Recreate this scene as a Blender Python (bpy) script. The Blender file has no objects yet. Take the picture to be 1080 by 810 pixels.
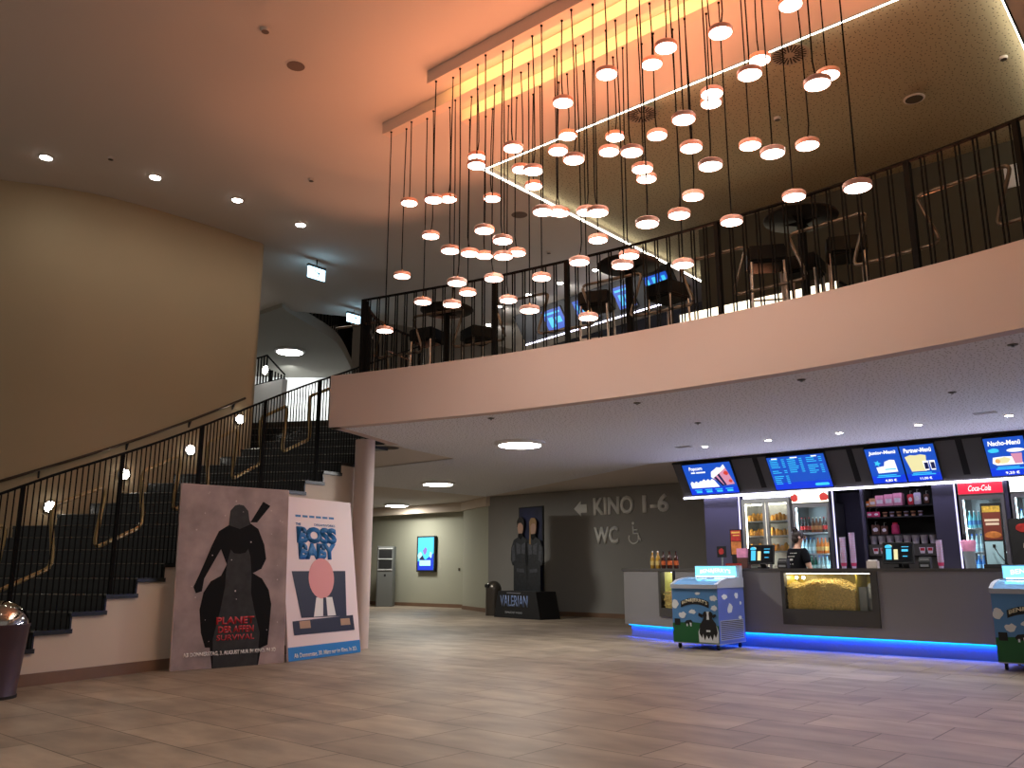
import bpy, bmesh, math, random
from mathutils import Matrix, Vector
random.seed(7)
sc = bpy.context.scene
COL = sc.collection
PI = math.pi

# ------------------------------------------------------------------ helpers
def lin(c):
    return tuple((x / 12.92 if x <= .04045 else ((x + .055) / 1.055) ** 2.4) for x in c)
def rgb(r, g, b):
    return lin((r / 255, g / 255, b / 255))

def mat(name, col, rough=.6, metal=0., emit=None, estr=0., spec=.5, bump=None, mottle=None, trans=0., alpha=1.):
    m = bpy.data.materials.new(name); m.use_nodes = True
    nt = m.node_tree; p = nt.nodes['Principled BSDF']
    p.inputs['Base Color'].default_value = (*col, 1)
    p.inputs['Roughness'].default_value = rough
    p.inputs['Metallic'].default_value = metal
    p.inputs['Specular IOR Level'].default_value = spec
    p.inputs['Transmission Weight'].default_value = trans
    p.inputs['Alpha'].default_value = alpha
    if emit:
        p.inputs['Emission Color'].default_value = (*emit, 1)
        p.inputs['Emission Strength'].default_value = estr
    tc = nt.nodes.new('ShaderNodeTexCoord')
    if mottle:
        sc_, amt = mottle
        n = nt.nodes.new('ShaderNodeTexNoise'); n.inputs['Scale'].default_value = sc_; n.inputs['Detail'].default_value = 5
        nt.links.new(tc.outputs['Object'], n.inputs['Vector'])
        r = nt.nodes.new('ShaderNodeMapRange')
        r.inputs['From Min'].default_value = .3; r.inputs['From Max'].default_value = .7
        r.inputs['To Min'].default_value = 1 - amt; r.inputs['To Max'].default_value = 1 + amt
        nt.links.new(n.outputs['Fac'], r.inputs['Value'])
        x = nt.nodes.new('ShaderNodeVectorMath'); x.operation = 'SCALE'
        x.inputs[0].default_value = col
        nt.links.new(r.outputs['Result'], x.inputs['Scale'])
        nt.links.new(x.outputs['Vector'], p.inputs['Base Color'])
    if bump:
        sc_, st = bump
        n = nt.nodes.new('ShaderNodeTexNoise'); n.inputs['Scale'].default_value = sc_; n.inputs['Detail'].default_value = 4
        nt.links.new(tc.outputs['Object'], n.inputs['Vector'])
        b = nt.nodes.new('ShaderNodeBump'); b.inputs['Strength'].default_value = st; b.inputs['Distance'].default_value = .01
        nt.links.new(n.outputs['Fac'], b.inputs['Height']); nt.links.new(b.outputs['Normal'], p.inputs['Normal'])
    return m

def glow(name, col, strength):
    return mat(name, (.02, .02, .02), .6, emit=col, estr=strength)

class B:
    """collects shapes, then links them as one mesh object"""
    def __init__(s): s.bm = bmesh.new()
    def face(s, pts):
        return s.bm.faces.new([s.bm.verts.new(p) for p in pts])
    def box(s, x0, x1, y0, y1, z0, z1, m=None):
        v = [s.bm.verts.new((x, y, z)) for z in (z0, z1) for y in (y0, y1) for x in (x0, x1)]
        if m is not None:
            for q in v: q.co = m @ q.co
        for f in ((0, 2, 3, 1), (4, 5, 7, 6), (0, 1, 5, 4), (2, 6, 7, 3), (0, 4, 6, 2), (1, 3, 7, 5)):
            s.bm.faces.new([v[i] for i in f])
        return s
    def prism(s, pts, a, b, axis='z'):
        """polygon extruded from a to b along an axis; pts are the two remaining coordinates"""
        def P(p, t):
            return {'z': (p[0], p[1], t), 'y': (p[0], t, p[1]), 'x': (t, p[0], p[1])}[axis]
        n = len(pts)
        A = [s.bm.verts.new(P(p, a)) for p in pts]; Bv = [s.bm.verts.new(P(p, b)) for p in pts]
        s.bm.faces.new(A); s.bm.faces.new(Bv[::-1])
        for i in range(n):
            s.bm.faces.new((A[i], Bv[i], Bv[(i + 1) % n], A[(i + 1) % n]))
        return s
    def lathe(s, prof, n=20, c=(0, 0, 0), sx=1, sy=1, cap=True):
        rings = []
        for r, z in prof:
            if r < 1e-5: rings.append([s.bm.verts.new((c[0], c[1], c[2] + z))])
            else: rings.append([s.bm.verts.new((c[0] + r * sx * math.cos(2 * PI * i / n), c[1] + r * sy * math.sin(2 * PI * i / n), c[2] + z)) for i in range(n)])
        for A, Bv in zip(rings, rings[1:]):
            for i in range(n):
                j = (i + 1) % n
                if len(A) == 1 and len(Bv) == 1: continue
                if len(A) == 1: s.bm.faces.new((A[0], Bv[j], Bv[i]))
                elif len(Bv) == 1: s.bm.faces.new((A[i], A[j], Bv[0]))
                else: s.bm.faces.new((A[i], A[j], Bv[j], Bv[i]))
        flat = len(prof) == 2 and abs(prof[0][1] - prof[1][1]) < 1e-6
        if cap and not flat:
            if len(rings[0]) > 1: s.bm.faces.new(rings[0][::-1])
            if len(rings[-1]) > 1: s.bm.faces.new(rings[-1])
        return s
    def cyl(s, x, y, z0, z1, r, n=16, r2=None):
        return s.lathe([(r, z0), (r if r2 is None else r2, z1)], n, (x, y, 0))
    def tube(s, pts, r, n=6, flat=None):
        pts = [Vector(p) for p in pts]; rings = []
        for i, p in enumerate(pts):
            t = (pts[min(i + 1, len(pts) - 1)] - pts[max(i - 1, 0)]).normalized()
            up = Vector((0, 0, 1)) if abs(t.z) < .9 else Vector((1, 0, 0))
            a = t.cross(up).normalized(); b = a.cross(t)
            ra, rb = (r, r) if flat is None else flat
            rings.append([s.bm.verts.new(p + a * ra * math.cos(2 * PI * (k + .5) / n) + b * rb * math.sin(2 * PI * (k + .5) / n)) for k in range(n)])
        for A, Bv in zip(rings, rings[1:]):
            for k in range(n):
                s.bm.faces.new((A[k], A[(k + 1) % n], Bv[(k + 1) % n], Bv[k]))
        s.bm.faces.new(rings[0][::-1]); s.bm.faces.new(rings[-1])
        return s
    def ball(s, c, rx, ry, rz, n=12):
        m = Matrix.Translation(c) @ Matrix.Diagonal((rx, ry, rz, 1))
        bmesh.ops.create_uvsphere(s.bm, u_segments=n, v_segments=max(6, n // 2 + 2), radius=1, matrix=m)
        return s
    def xf(s, m):
        bmesh.ops.transform(s.bm, matrix=m, verts=s.bm.verts); return s
    def make(s, name, m, parent=None, smooth=False, bevel=0.):
        if bevel:
            bmesh.ops.bevel(s.bm, geom=list(s.bm.edges), offset=bevel, segments=2, affect='EDGES', clamp_overlap=True)
        bmesh.ops.recalc_face_normals(s.bm, faces=s.bm.faces)
        me = bpy.data.meshes.new(name); s.bm.to_mesh(me); s.bm.free()
        if m: me.materials.append(m)
        if smooth:
            for p in me.polygons: p.use_smooth = True
            try: me.set_sharp_from_angle(angle=math.radians(40))
            except Exception: pass
        o = bpy.data.objects.new(name, me); COL.objects.link(o)
        if parent is not None: o.parent = parent
        return o

def tag(o, label, cat, group=None, kind=None):
    o['label'] = label; o['category'] = cat
    if group: o['group'] = group
    if kind: o['kind'] = kind
    return o
def thing(name, label, cat, loc=(0, 0, 0), rz=0, rx=0, group=None):
    o = bpy.data.objects.new(name, None); COL.objects.link(o)
    o.empty_display_size = .1
    o.location = loc; o.rotation_euler = (rx, 0, rz)
    return tag(o, label, cat, group)
def struct(o, label=None, cat=None):
    o['kind'] = 'structure'
    if label: o['label'] = label
    if cat: o['category'] = cat
    return o
def dup(root, loc, rz=None, label=None, group=None):
    r = root.copy(); COL.objects.link(r); r.location = loc
    if rz is not None: r.rotation_euler = (root.rotation_euler[0], 0, rz)
    if label: r['label'] = label
    if group: r['group'] = group
    for ch in list(root.children):
        c = ch.copy(); COL.objects.link(c); c.parent = r
        for g in list(ch.children):
            d = g.copy(); COL.objects.link(d); d.parent = c
    return r

def text(name, body, m, parent, x, z, w, h, y=0., bold=0., shear=0., arch=0., thick=.001, spacing=1., flip=False):
    """lettering on the local xz plane, centred at x,z and fitted to w by h, facing local -y"""
    cu = bpy.data.curves.new(name, 'FONT'); cu.body = body; cu.size = 1; cu.offset = bold; cu.shear = shear
    cu.resolution_u = 3; cu.space_character = spacing; cu.align_x = 'CENTER'
    o = bpy.data.objects.new(name, cu); COL.objects.link(o)
    me = bpy.data.meshes.new_from_object(o.evaluated_get(bpy.context.evaluated_depsgraph_get()))
    bpy.data.objects.remove(o); bpy.data.curves.remove(cu)
    xs = [v.co.x for v in me.vertices]; ys = [v.co.y for v in me.vertices]
    x0, x1, y0, y1 = min(xs), max(xs), min(ys), max(ys)
    for v in me.vertices:
        u = (v.co.x - x0) / (x1 - x0) - .5; t = (v.co.y - y0) / (y1 - y0) - .5
        v.co = (x + u * w, y - thick, z + t * h + arch * (1 - 4 * u * u) - arch * .5)
    bm = bmesh.new(); bm.from_mesh(me); bpy.data.meshes.remove(me)
    b = B(); b.bm.free(); b.bm = bm
    g = bmesh.ops.extrude_face_region(bm, geom=list(bm.faces))
    for v in [q for q in g['geom'] if isinstance(q, bmesh.types.BMVert)]: v.co.y += thick
    return b.make(name, m, parent)
def bars(name, m, parent, rects, y, thick=.001):
    b = B()
    for x0, x1, z0, z1 in rects: b.box(x0, x1, y - thick, y, z0, z1)
    return b.make(name, m, parent)
def blob(n, rx, rz, cx=0, cz=0, jit=.15, seed=1):
    r = random.Random(seed)
    return [(cx + rx * math.cos(2 * PI * i / n) * (1 + jit * (r.random() - .5) * 2), cz + rz * math.sin(2 * PI * i / n) * (1 + jit * (r.random() - .5) * 2)) for i in range(n)]

class Path:
    """smooth plan curve through points, by arc length"""
    def __init__(s, pts, sub=12):
        P = [Vector((*p, 0)) if len(p) == 2 else Vector(p) for p in pts]
        P = [P[0] * 2 - P[1]] + P + [P[-1] * 2 - P[-2]]
        s.p = []
        for i in range(1, len(P) - 2):
            a, b, c, d = P[i - 1:i + 3]
            for k in range(sub):
                t = k / sub
                s.p.append(.5 * ((2 * b) + (c - a) * t + (2 * a - 5 * b + 4 * c - d) * t * t + (3 * b - a - 3 * c + d) * t ** 3))
        s.p.append(P[-2]); s.l = [0.]
        for a, b in zip(s.p, s.p[1:]): s.l.append(s.l[-1] + (b - a).length)
        s.len = s.l[-1]
    def at(s, d):
        d = min(max(d, 0), s.len - 1e-6)
        for i in range(len(s.l) - 1):
            if d <= s.l[i + 1]:
                t = (d - s.l[i]) / (s.l[i + 1] - s.l[i]); return s.p[i].lerp(s.p[i + 1], t)
    def tan(s, d): return (s.at(d + .02) - s.at(d - .02)).normalized()
    def off(s, d, o):
        t = s.tan(d); return s.at(d) + Vector((-t.y, t.x, 0)) * o

# ------------------------------------------------------------------ materials
PLASTER = mat('plaster_warm_white', rgb(214, 200, 184), .85, bump=(220, .08), mottle=(.6, .03))
PLASTER_WALL = mat('plaster_cream', rgb(184, 168, 138), .85, bump=(160, .1), mottle=(.5, .04))
PARAPET = mat('plaster_parapet', rgb(204, 186, 180), .8, bump=(200, .06), mottle=(.4, .03))
CEIL = mat('ceiling_white', rgb(216, 208, 200), .9, bump=(150, .05))
GREYWALL = mat('plaster_grey', rgb(172, 168, 158), .85, mottle=(.5, .03))
KINOWALL = mat('plaster_sign_wall', rgb(150, 148, 144), .85, mottle=(.5, .03))
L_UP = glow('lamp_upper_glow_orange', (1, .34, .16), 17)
HALLWALL = mat('plaster_hall_grey_green', rgb(176, 176, 158), .85, mottle=(.5, .03))
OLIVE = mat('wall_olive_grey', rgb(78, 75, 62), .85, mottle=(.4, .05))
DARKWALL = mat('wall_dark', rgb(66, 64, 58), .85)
BLACK = mat('black_metal', rgb(12, 12, 12), .7, 0., spec=.12)
BLACKMATT = mat('black_matt', rgb(20, 20, 22), .8)
STONE = mat('dark_stone_tread', rgb(26, 32, 32), .3, mottle=(6, .25))
BRASS = mat('bronze_steel', rgb(186, 164, 118), .35, .7)
RAILGREY = mat('dark_bronze_tube', rgb(104, 92, 78), .35, .5)
CHROME = mat('chrome', rgb(196, 184, 174), .38, .9)
COPPER = mat('copper_pink_metal', rgb(242, 184, 168), .4, .1)
SEAT = mat('black_leather', rgb(13, 12, 12), .6, spec=.2)
GREYCTR = mat('counter_grey_laminate', rgb(142, 140, 142), .55, mottle=(1.2, .03))
GREYDARK = mat('counter_dark_grey', rgb(74, 72, 70), .5)
WORKTOP = mat('worktop_grey', rgb(92, 90, 88), .4)
STEEL = mat('brushed_steel', rgb(160, 162, 164), .35, .8)
WHITEPAINT = mat('white_lacquer', rgb(225, 225, 226), .4)
PURPLEWALL = mat('kiosk_grey_violet_panel', rgb(112, 110, 128), .6)
FASCIA = mat('fascia_dark_grey', rgb(88, 86, 88), .6)
CARD = mat('poster_card_white', rgb(228, 206, 206), .55)

def perforated(name, col, scale, rad):
    m = mat(name, col, .9); nt = m.node_tree; p = nt.nodes['Principled BSDF']
    tc = nt.nodes.new('ShaderNodeTexCoord'); v = nt.nodes.new('ShaderNodeTexVoronoi')
    v.voronoi_dimensions = '2D'; v.inputs['Scale'].default_value = scale; v.inputs['Randomness'].default_value = .85
    nt.links.new(tc.outputs['Object'], v.inputs['Vector'])
    lt = nt.nodes.new('ShaderNodeMath'); lt.operation = 'LESS_THAN'; lt.inputs[1].default_value = rad
    nt.links.new(v.outputs['Distance'], lt.inputs[0])
    mx = nt.nodes.new('ShaderNodeMix'); mx.data_type = 'RGBA'
    mx.inputs['A'].default_value = (*col, 1); mx.inputs['B'].default_value = (.012, .011, .01, 1)
    nt.links.new(lt.outputs[0], mx.inputs['Factor']); nt.links.new(mx.outputs['Result'], p.inputs['Base Color'])
    return m
PERF = perforated('perforated_ceiling_board', rgb(168, 156, 126), 17., .115)
PERF_LOW = perforated('perforated_soffit_board', rgb(228, 231, 238), 18., .115)

def tiles():
    m = mat('floor_stone_tiles', rgb(150, 126, 104), .5); nt = m.node_tree; p = nt.nodes['Principled BSDF']
    tc = nt.nodes.new('ShaderNodeTexCoord'); mp = nt.nodes.new('ShaderNodeMapping')
    mp.inputs['Location'].default_value = (.06, -.1, 0)
    nt.links.new(tc.outputs['Object'], mp.inputs['Vector'])
    br = nt.nodes.new('ShaderNodeTexBrick'); br.offset = .37; br.offset_frequency = 2
    for k, v in (('Scale', 1), ('Mortar Size', .005), ('Mortar Smooth', .2), ('Bias', 0), ('Brick Width', .87), ('Row Height', .565)):
        br.inputs[k].default_value = v
    br.inputs['Color1'].default_value = (*rgb(160, 144, 126), 1); br.inputs['Color2'].default_value = (*rgb(136, 121, 106), 1)
    br.inputs['Mortar'].default_value = (*rgb(74, 58, 46), 1)
    nt.links.new(mp.outputs['Vector'], br.inputs['Vector'])
    n = nt.nodes.new('ShaderNodeTexNoise'); n.inputs['Scale'].default_value = 2.1; n.inputs['Detail'].default_value = 6
    mp2 = nt.nodes.new('ShaderNodeMapping'); mp2.inputs['Scale'].default_value = (.8, 1.8, 1)
    nt.links.new(tc.outputs['Object'], mp2.inputs['Vector']); nt.links.new(mp2.outputs['Vector'], n.inputs['Vector'])
    r = nt.nodes.new('ShaderNodeMapRange'); r.inputs['From Min'].default_value = .3; r.inputs['From Max'].default_value = .7
    r.inputs['To Min'].default_value = .68; r.inputs['To Max'].default_value = 1.24
    nt.links.new(n.outputs['Fac'], r.inputs['Value'])
    s = nt.nodes.new('ShaderNodeVectorMath'); s.operation = 'SCALE'
    nt.links.new(br.outputs['Color'], s.inputs[0]); nt.links.new(r.outputs['Result'], s.inputs['Scale'])
    nt.links.new(s.outputs['Vector'], p.inputs['Base Color'])
    bp = nt.nodes.new('ShaderNodeBump'); bp.inputs['Strength'].default_value = .25; bp.inputs['Distance'].default_value = .004; bp.invert = True
    nt.links.new(br.outputs['Fac'], bp.inputs['Height']); nt.links.new(bp.outputs['Normal'], p.inputs['Normal'])
    return m
TILES = tiles()
TILE_BASE = mat('baseboard_brown_tile', rgb(128, 100, 80), .5, mottle=(2, .12))

L_PEND = glow('lamp_pendant_warm_white', (1, .84, .72), 11)
L_DOWN = glow('lamp_downlight_white', (1, .93, .84), 40)
L_ROUND = glow('lamp_round_panel_white', (1, .97, .88), 55)
L_LINE = glow('led_line_warm_white', (1, .95, .78), 9)
L_ORANGE = glow('led_strip_orange', (1, .52, .17), 30)
L_VIOLET = glow('led_strip_cool_white', (.80, .78, 1), 5)
L_BLUE = glow('led_strip_blue', (.0, .30, 1), 2.6)
L_EDGE = glow('led_edge_lavender', (.62, .58, 1), 1.3)
L_STEP = glow('lamp_step_white', (1, .93, .82), 30)
L_EXIT = glow('exit_sign_face', (.42, .76, 1), 4.5)
L_CREAM = glow('backlit_cream_panel', (1, .86, .62), 2.0)
L_FRIDGE = glow('fridge_lamp_white', (.62, .86, 1), 15)
L_WARM = glow('cabinet_lamp_warm', (1, .9, .68), 10)
SCR_BLUE = glow('screen_deep_blue', rgb(18, 84, 205), 0.68)
SCR_BLUE2 = glow('screen_royal_blue', rgb(6, 60, 235), 0.68)
SCR_WHITE = glow('screen_white', (1, 1, 1), 0.88)
SCR_CYAN = glow('screen_cyan', rgb(60, 200, 250), 0.82)
SCR_RED = glow('screen_red', rgb(235, 70, 60), 0.61)
SCR_PINK = glow('screen_pink', rgb(240, 160, 190), 0.61)
SCR_YELLOW = glow('screen_pale_yellow', rgb(250, 240, 180), 0.68)
SCR_ORANGE = glow('screen_orange', rgb(245, 180, 110), 0.68)
SCR_NAVY = glow('screen_navy', rgb(20, 30, 90), 0.54)

# ------------------------------------------------------------------ camera (1.10 m above the floor, tilted up, looking 41 degrees left of the counter's normal)
cam = bpy.data.cameras.new('camera'); co = bpy.data.objects.new('camera', cam); COL.objects.link(co)
cam.lens = 890.457 / 1080 * 36; cam.sensor_width = 36; cam.clip_end = 200
pit, yaw = .215796, .7141385
F = Vector((-math.sin(yaw) * math.cos(pit), math.cos(yaw) * math.cos(pit), math.sin(pit)))
R = Vector((math.cos(yaw), math.sin(yaw), 0)); U = R.cross(F)
M3 = Matrix((R, U, -F)).transposed()
co.matrix_world = Matrix.Translation((0, 0, 1.10)) @ M3.to_4x4()
sc.camera = co
# ================================================================== SETTING
ZC, ZS, ZP, ZF = 6.5, 2.98, 3.70, 3.63          # main ceiling, soffit, parapet top, upper floor
struct(B().box(-28, 6, -4, 22, -.1, 0).make('floor', TILES))
EDGE = [(-9.32, 6.94), (-8.64, 7.13), (-7.4, 7.43), (-6.59, 7.59), (-5.01, 7.78), (-3.44, 7.82), (-2.27, 7.74), (-1.16, 7.56), (0.4, 7.1), (2.6, 6.2)]
edge = Path(EDGE)
ep = [edge.at(edge.len * i / 60) for i in range(61)]
LEFT = [(-10.3, 9.75), (-9.95, 8.6), (-9.51, 7.52)]
# soffit + upper floor slab: perforated board in front of the diagonal, plain behind
front = [(p.x, p.y) for p in ep]
soff = B()
soff.face([(x, y, ZS) for x, y in [(-9.95, 8.6), (-9.51, 7.52)] + front + [(5.5, 6), (5.5, 13.3), (-8.2, 13.3), (-15.3, 16.6), (-15.3, 10.4), (-10.35, 10.4)]])
struct(soff.make('ceiling_soffit', PERF_LOW))
inner = [(q.x, q.y) for q in [edge.off(edge.len * i / 60, .1) for i in range(61)]]
b = B(); b.prism([(-9.9, 8.7), (-9.36, 7.5)] + inner + [(5.5, 6.4), (5.5, 21), (-27, 21), (-27, 10.4), (-10.35, 10.4)], ZS + .03, ZF)
struct(b.make('floor_upper', GREYWALL))
# parapet band along the balcony edge
b = B(); N = 60
for i in range(N):
    d0, d1 = edge.len * i / N, edge.len * (i + 1) / N
    a0, a1 = edge.at(d0), edge.at(d1); c0, c1 = edge.off(d0, .14), edge.off(d1, .14)
    for q in ([(a0, ZS), (a1, ZS), (a1, ZP), (a0, ZP)], [(c0, ZS), (c1, ZS), (c1, ZP), (c0, ZP)]):
        b.face([(p.x, p.y, z) for p, z in q])
    for z in (ZS - .001, ZP): b.face([(a0.x, a0.y, z), (a1.x, a1.y, z), (c1.x, c1.y, z), (c0.x, c0.y, z)])
bmesh.ops.remove_doubles(b.bm, verts=b.bm.verts, dist=1e-4)
b.prism([(-9.32, 6.94), (-9.18, 7.0), (-9.37, 7.56), (-9.8, 8.65), (-9.95, 8.6), (-9.51, 7.52)], ZS - .001, ZP)
struct(b.make('wall_balcony', PARAPET))
# main ceiling, with the perforated field over the gallery and the stair void
b = B()
b.face([(x, y, ZC) for x, y in [(6, -4), (6, 20), (-1.12, 20), (-1.12, 7.88), (-7.38, 7.88), (-7.38, 20), (-13.2, 20), (-13.6, 13.5), (-14.33, 11.07), (-14.8, 10.2), (-15.3, 9.6), (-17, 8.6), (-28, 8.6), (-28, -4)]])
struct(b.make('ceiling', CEIL))
b = B(); b.face([(x, y, ZC + .1) for x, y in [(-7.40, 7.86), (-1.10, 7.86), (-1.10, 20), (-7.40, 20)]])
struct(b.make('ceiling_gallery', PERF))
b = B(); b.box(-7.40, -7.38, 7.86, 20, ZC, ZC + .1); b.box(-7.38, -1.12, 7.86, 7.88, ZC, ZC + .1); b.box(-1.12, -1.10, 7.86, 20, ZC, ZC + .1)
struct(b.make('trim_2', CEIL))
# warm white LED lines round the perforated field
b = B(); b.box(-7.37, -1.12, 7.886, 7.902, ZC - .004, ZC + .012)
tag(b.make('ceiling_light_line', L_LINE), 'thin glowing white line where the orange ceiling meets the perforated ceiling', 'ceiling light')
b = B(); b.box(-7.378, -7.368, 7.906, 14.4, ZC + .004, ZC + .028)
tag(b.make('ceiling_light_line', L_LINE), 'thicker glowing white line running back over the gallery bar stools', 'ceiling light')
b = B(); b.box(-1.132, -1.122, 7.906, 12, ZC + .004, ZC + .04)
tag(b.make('ceiling_light_line', L_LINE), 'short thick glowing white line in the top corner of the perforated ceiling', 'ceiling light')
# curved wall beside the stairs
W = Path([(-16.5, .2), (-14.6, 1.5), (-13.4, 2.7), (-12.75, 3.62), (-12.2, 4.75), (-12.03, 6.1), (-12.03, 7.25)])
wp = [W.at(W.len * i / 50) for i in range(51)]
b = B()
corner = [(-12.03 - .16 + .16 * math.cos(a), 7.36 + .16 * math.sin(a)) for a in [PI / 2 * k / 6 for k in range(7)]]
b.prism([(p.x, p.y) for p in wp] + corner + [(-13.2, 7.62), (-16, 7.4), (-18, 4), (-18, .2)], 0, ZC)
struct(b.make('wall_left', PLASTER_WALL, smooth=True))
# lower hall
struct(B().box(-15.3, 6, 16.7, 16.9, 0, ZS).make('wall_back', KINOWALL))
b = B(); b.prism([(-15.3, 16.7), (-15.3, 16.9), (-17.0, 17.9), (-17.15, 17.65)], 0, ZS)
struct(b.make('wall_corridor', HALLWALL))
struct(B().box(-26, -15.0, 18.1, 18.3, 0, ZS).make('wall_far', HALLWALL))
b = B(); b.prism([(-15.3, 16.6), (-17.2, 17.6), (-26, 17.6), (-26, 17.75), (-17.2, 17.75), (-15.2, 16.8)], 2.74, ZS)
struct(b.make('trim_1', PLASTER))
b = B(); b.face([(x, y, ZS + .012) for x, y in [(-26, 8.9), (-10.15, 8.9), (-10.0, 8.5), (-9.9, 8.5), (-10.3, 13.3), (5.5, 13.2), (5.5, 18.2), (-26, 18.2)]])
struct(b.make('ceiling_hall', CEIL))
struct(B().box(-26.2, -26, 9, 18.3, 0, ZS).make('wall_hall', GREYWALL))
b = B(); b.box(-15.3, -7.5, 16.68, 16.7, 0, .1)
struct(b.make('baseboard_back', TILE_BASE))
b = B(); b.prism([(-15.3, 16.7), (-15.31, 16.68), (-17.165, 17.63), (-17.15, 17.65)], 0, .1)
struct(b.make('baseboard_corridor', TILE_BASE))
struct(B().box(-26, -17, 18.08, 18.1, 0, .1).make('baseboard_far', TILE_BASE))
# gallery level
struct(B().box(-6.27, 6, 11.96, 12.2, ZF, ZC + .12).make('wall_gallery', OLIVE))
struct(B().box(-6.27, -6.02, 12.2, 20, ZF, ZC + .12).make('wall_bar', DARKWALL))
struct(B().box(-28, -5.9, 16.5, 16.7, ZF, 9).make('wall_upper', PLASTER))
# upper landing behind the stairs
b = B(); b.prism([(-20.18, 13.36), (-17.4, 15.7), (-17.3, 15.9), (-20.4, 13.5), (-22.5, 10.5), (-22.3, 10.4)], ZF, 6.4)
struct(b.make('wall_landing', WHITEPAINT))
SLAB = [(-14.6, 9.55), (-14.82, 9.9), (-15.31, 10.85), (-16.03, 12.06), (-17.49, 13.59), (-18.6, 14.6)]
slab = Path(SLAB)
b = B(); b.prism([(p.x, p.y) for p in [slab.at(slab.len * i / 24) for i in range(25)]] + [(-19, 20), (-27, 20), (-27, 9.55)], 6.41, 6.66)
struct(b.make('floor_second', GREYWALL))
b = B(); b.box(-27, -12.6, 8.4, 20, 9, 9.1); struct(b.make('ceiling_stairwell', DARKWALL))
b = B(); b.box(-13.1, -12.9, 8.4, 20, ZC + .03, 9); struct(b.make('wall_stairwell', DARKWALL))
# column
b = B(); b.lathe([(.145, 0), (.145, ZS)], 32, (-9.85, 8.02, 0)); col = b.make('column', PARAPET, smooth=True)
tag(col, 'round plastered column carrying the end of the balcony beside the stairs', 'column')

# ================================================================== STAIRCASE
NK = Path([(-8.86, 2.02, -4), (-9.05, 3.44, 0), (-9.39, 4.88, 4), (-9.82, 6.75, 10), (-9.97, 7.75, 13), (-10.3, 9.75, 19), (-10.4, 10.1, 20)], sub=24)
def NE(k):
    for a, c in zip(NK.p, NK.p[1:]):
        if a.z <= k <= c.z + 1e-6:
            t = (k - a.z) / (c.z - a.z); return Vector((a.x + (c.x - a.x) * t, a.y + (c.y - a.y) * t, 0))
DV = Vector((-.869, -.495, 0))
def zk(k): return .51 + .164 * k
stair = thing('staircase', 'dark stone staircase rising along the curved cream wall to the balcony', 'staircase', (-9.05, 3.44, 0))
SO = Vector((-9.05, 3.44, 0))
stringer = B()
def wall_x(y):
    return min(wp, key=lambda q: abs(q.y - y) + (0 if q.y > .3 else 5)).x
def reach(k):
    # the treads run from the open side to the curved wall
    p = NE(k); t = 1.5
    while t < 4.6:
        q = p + DV * t
        if q.y < 7.2 and q.x < wall_x(q.y): return t - .01
        t += .01
        if q.y >= 7.2 and t > 3.2: return 3.2
    return 4.6
KMIN, KMAX = -3, 19
for k in range(KMIN, KMAX):
    a, c = NE(k), NE(k + 1); z = zk(k)
    a2, c2 = a + DV * 5, c + DV * 5
    ov = (a - c).normalized() * .03
    t = B(); lip = DV * .035; a, c = a + DV * .0, c
    a2, c2 = a + DV * reach(k), c + DV * reach(k + 1); A, Cc, A2, C2 = a + ov + lip, c + lip, a2 + ov, c2
    t.prism([(p.x - SO.x, p.y - SO.y) for p in (A, Cc, C2, A2)], z - .045, z)
    t.make('tread', STONE, stair)
    r = B(); a3, c3 = a + DV * .055, a2
    off = (a - c).normalized() * .02
    r.prism([(p.x - SO.x, p.y - SO.y) for p in (a3, a3 + off, c3 + off, c3)], z - .164, z - .045)
    r.make('riser', STONE, stair)
    s0, s1 = a + DV * .065, c + DV * .065
    s2, s3 = a + DV * .2, c + DV * .2
    if k < 14: stringer.prism([(p.x - SO.x, p.y - SO.y) for p in (s0, s1, s3, s2)], 0, z - .045)
stringer.make('stringer_wall', PLASTER, stair)
nose = B()
for k in range(KMIN, KMAX):
    a = NE(k); ov = (NE(k) - NE(k + 1)).normalized() * .032
    p0, p1 = a + ov + DV * .035 - SO, a + ov + DV * (reach(k) - .05) - SO
    nose.tube([(p0.x, p0.y, zk(k) - .006), (p1.x, p1.y, zk(k) - .006)], .007, 5)
nose.make('nosing_edge', mat('pale_nosing', rgb(120, 120, 116), .3, .3), stair)  # thin paler grey line along the front edge of each tread
b = B()
for k in range(-30, 130):
    kk, kn = k / 10, (k + 1) / 10
    if kn > 13: break
    a, c = NE(kk) + DV * .045, NE(kn) + DV * .045
    b.prism([(p.x, p.y) for p in (a - DV * .0, c - DV * .0, c + DV * .02, a + DV * .02)], 0, .115)
struct(b.make('baseboard_stair', TILE_BASE))
# landing floor
b = B(); n19 = NE(19)
b.prism([(n19.x, n19.y), (n19.x + DV.x * 4.5, n19.y + DV.y * 4.5), (-20, 9), (-21, 13), (-17, 16), (-10.3, 16)], ZF - .15, ZF)
struct(b.make('floor_landing', DARKWALL))

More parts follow.
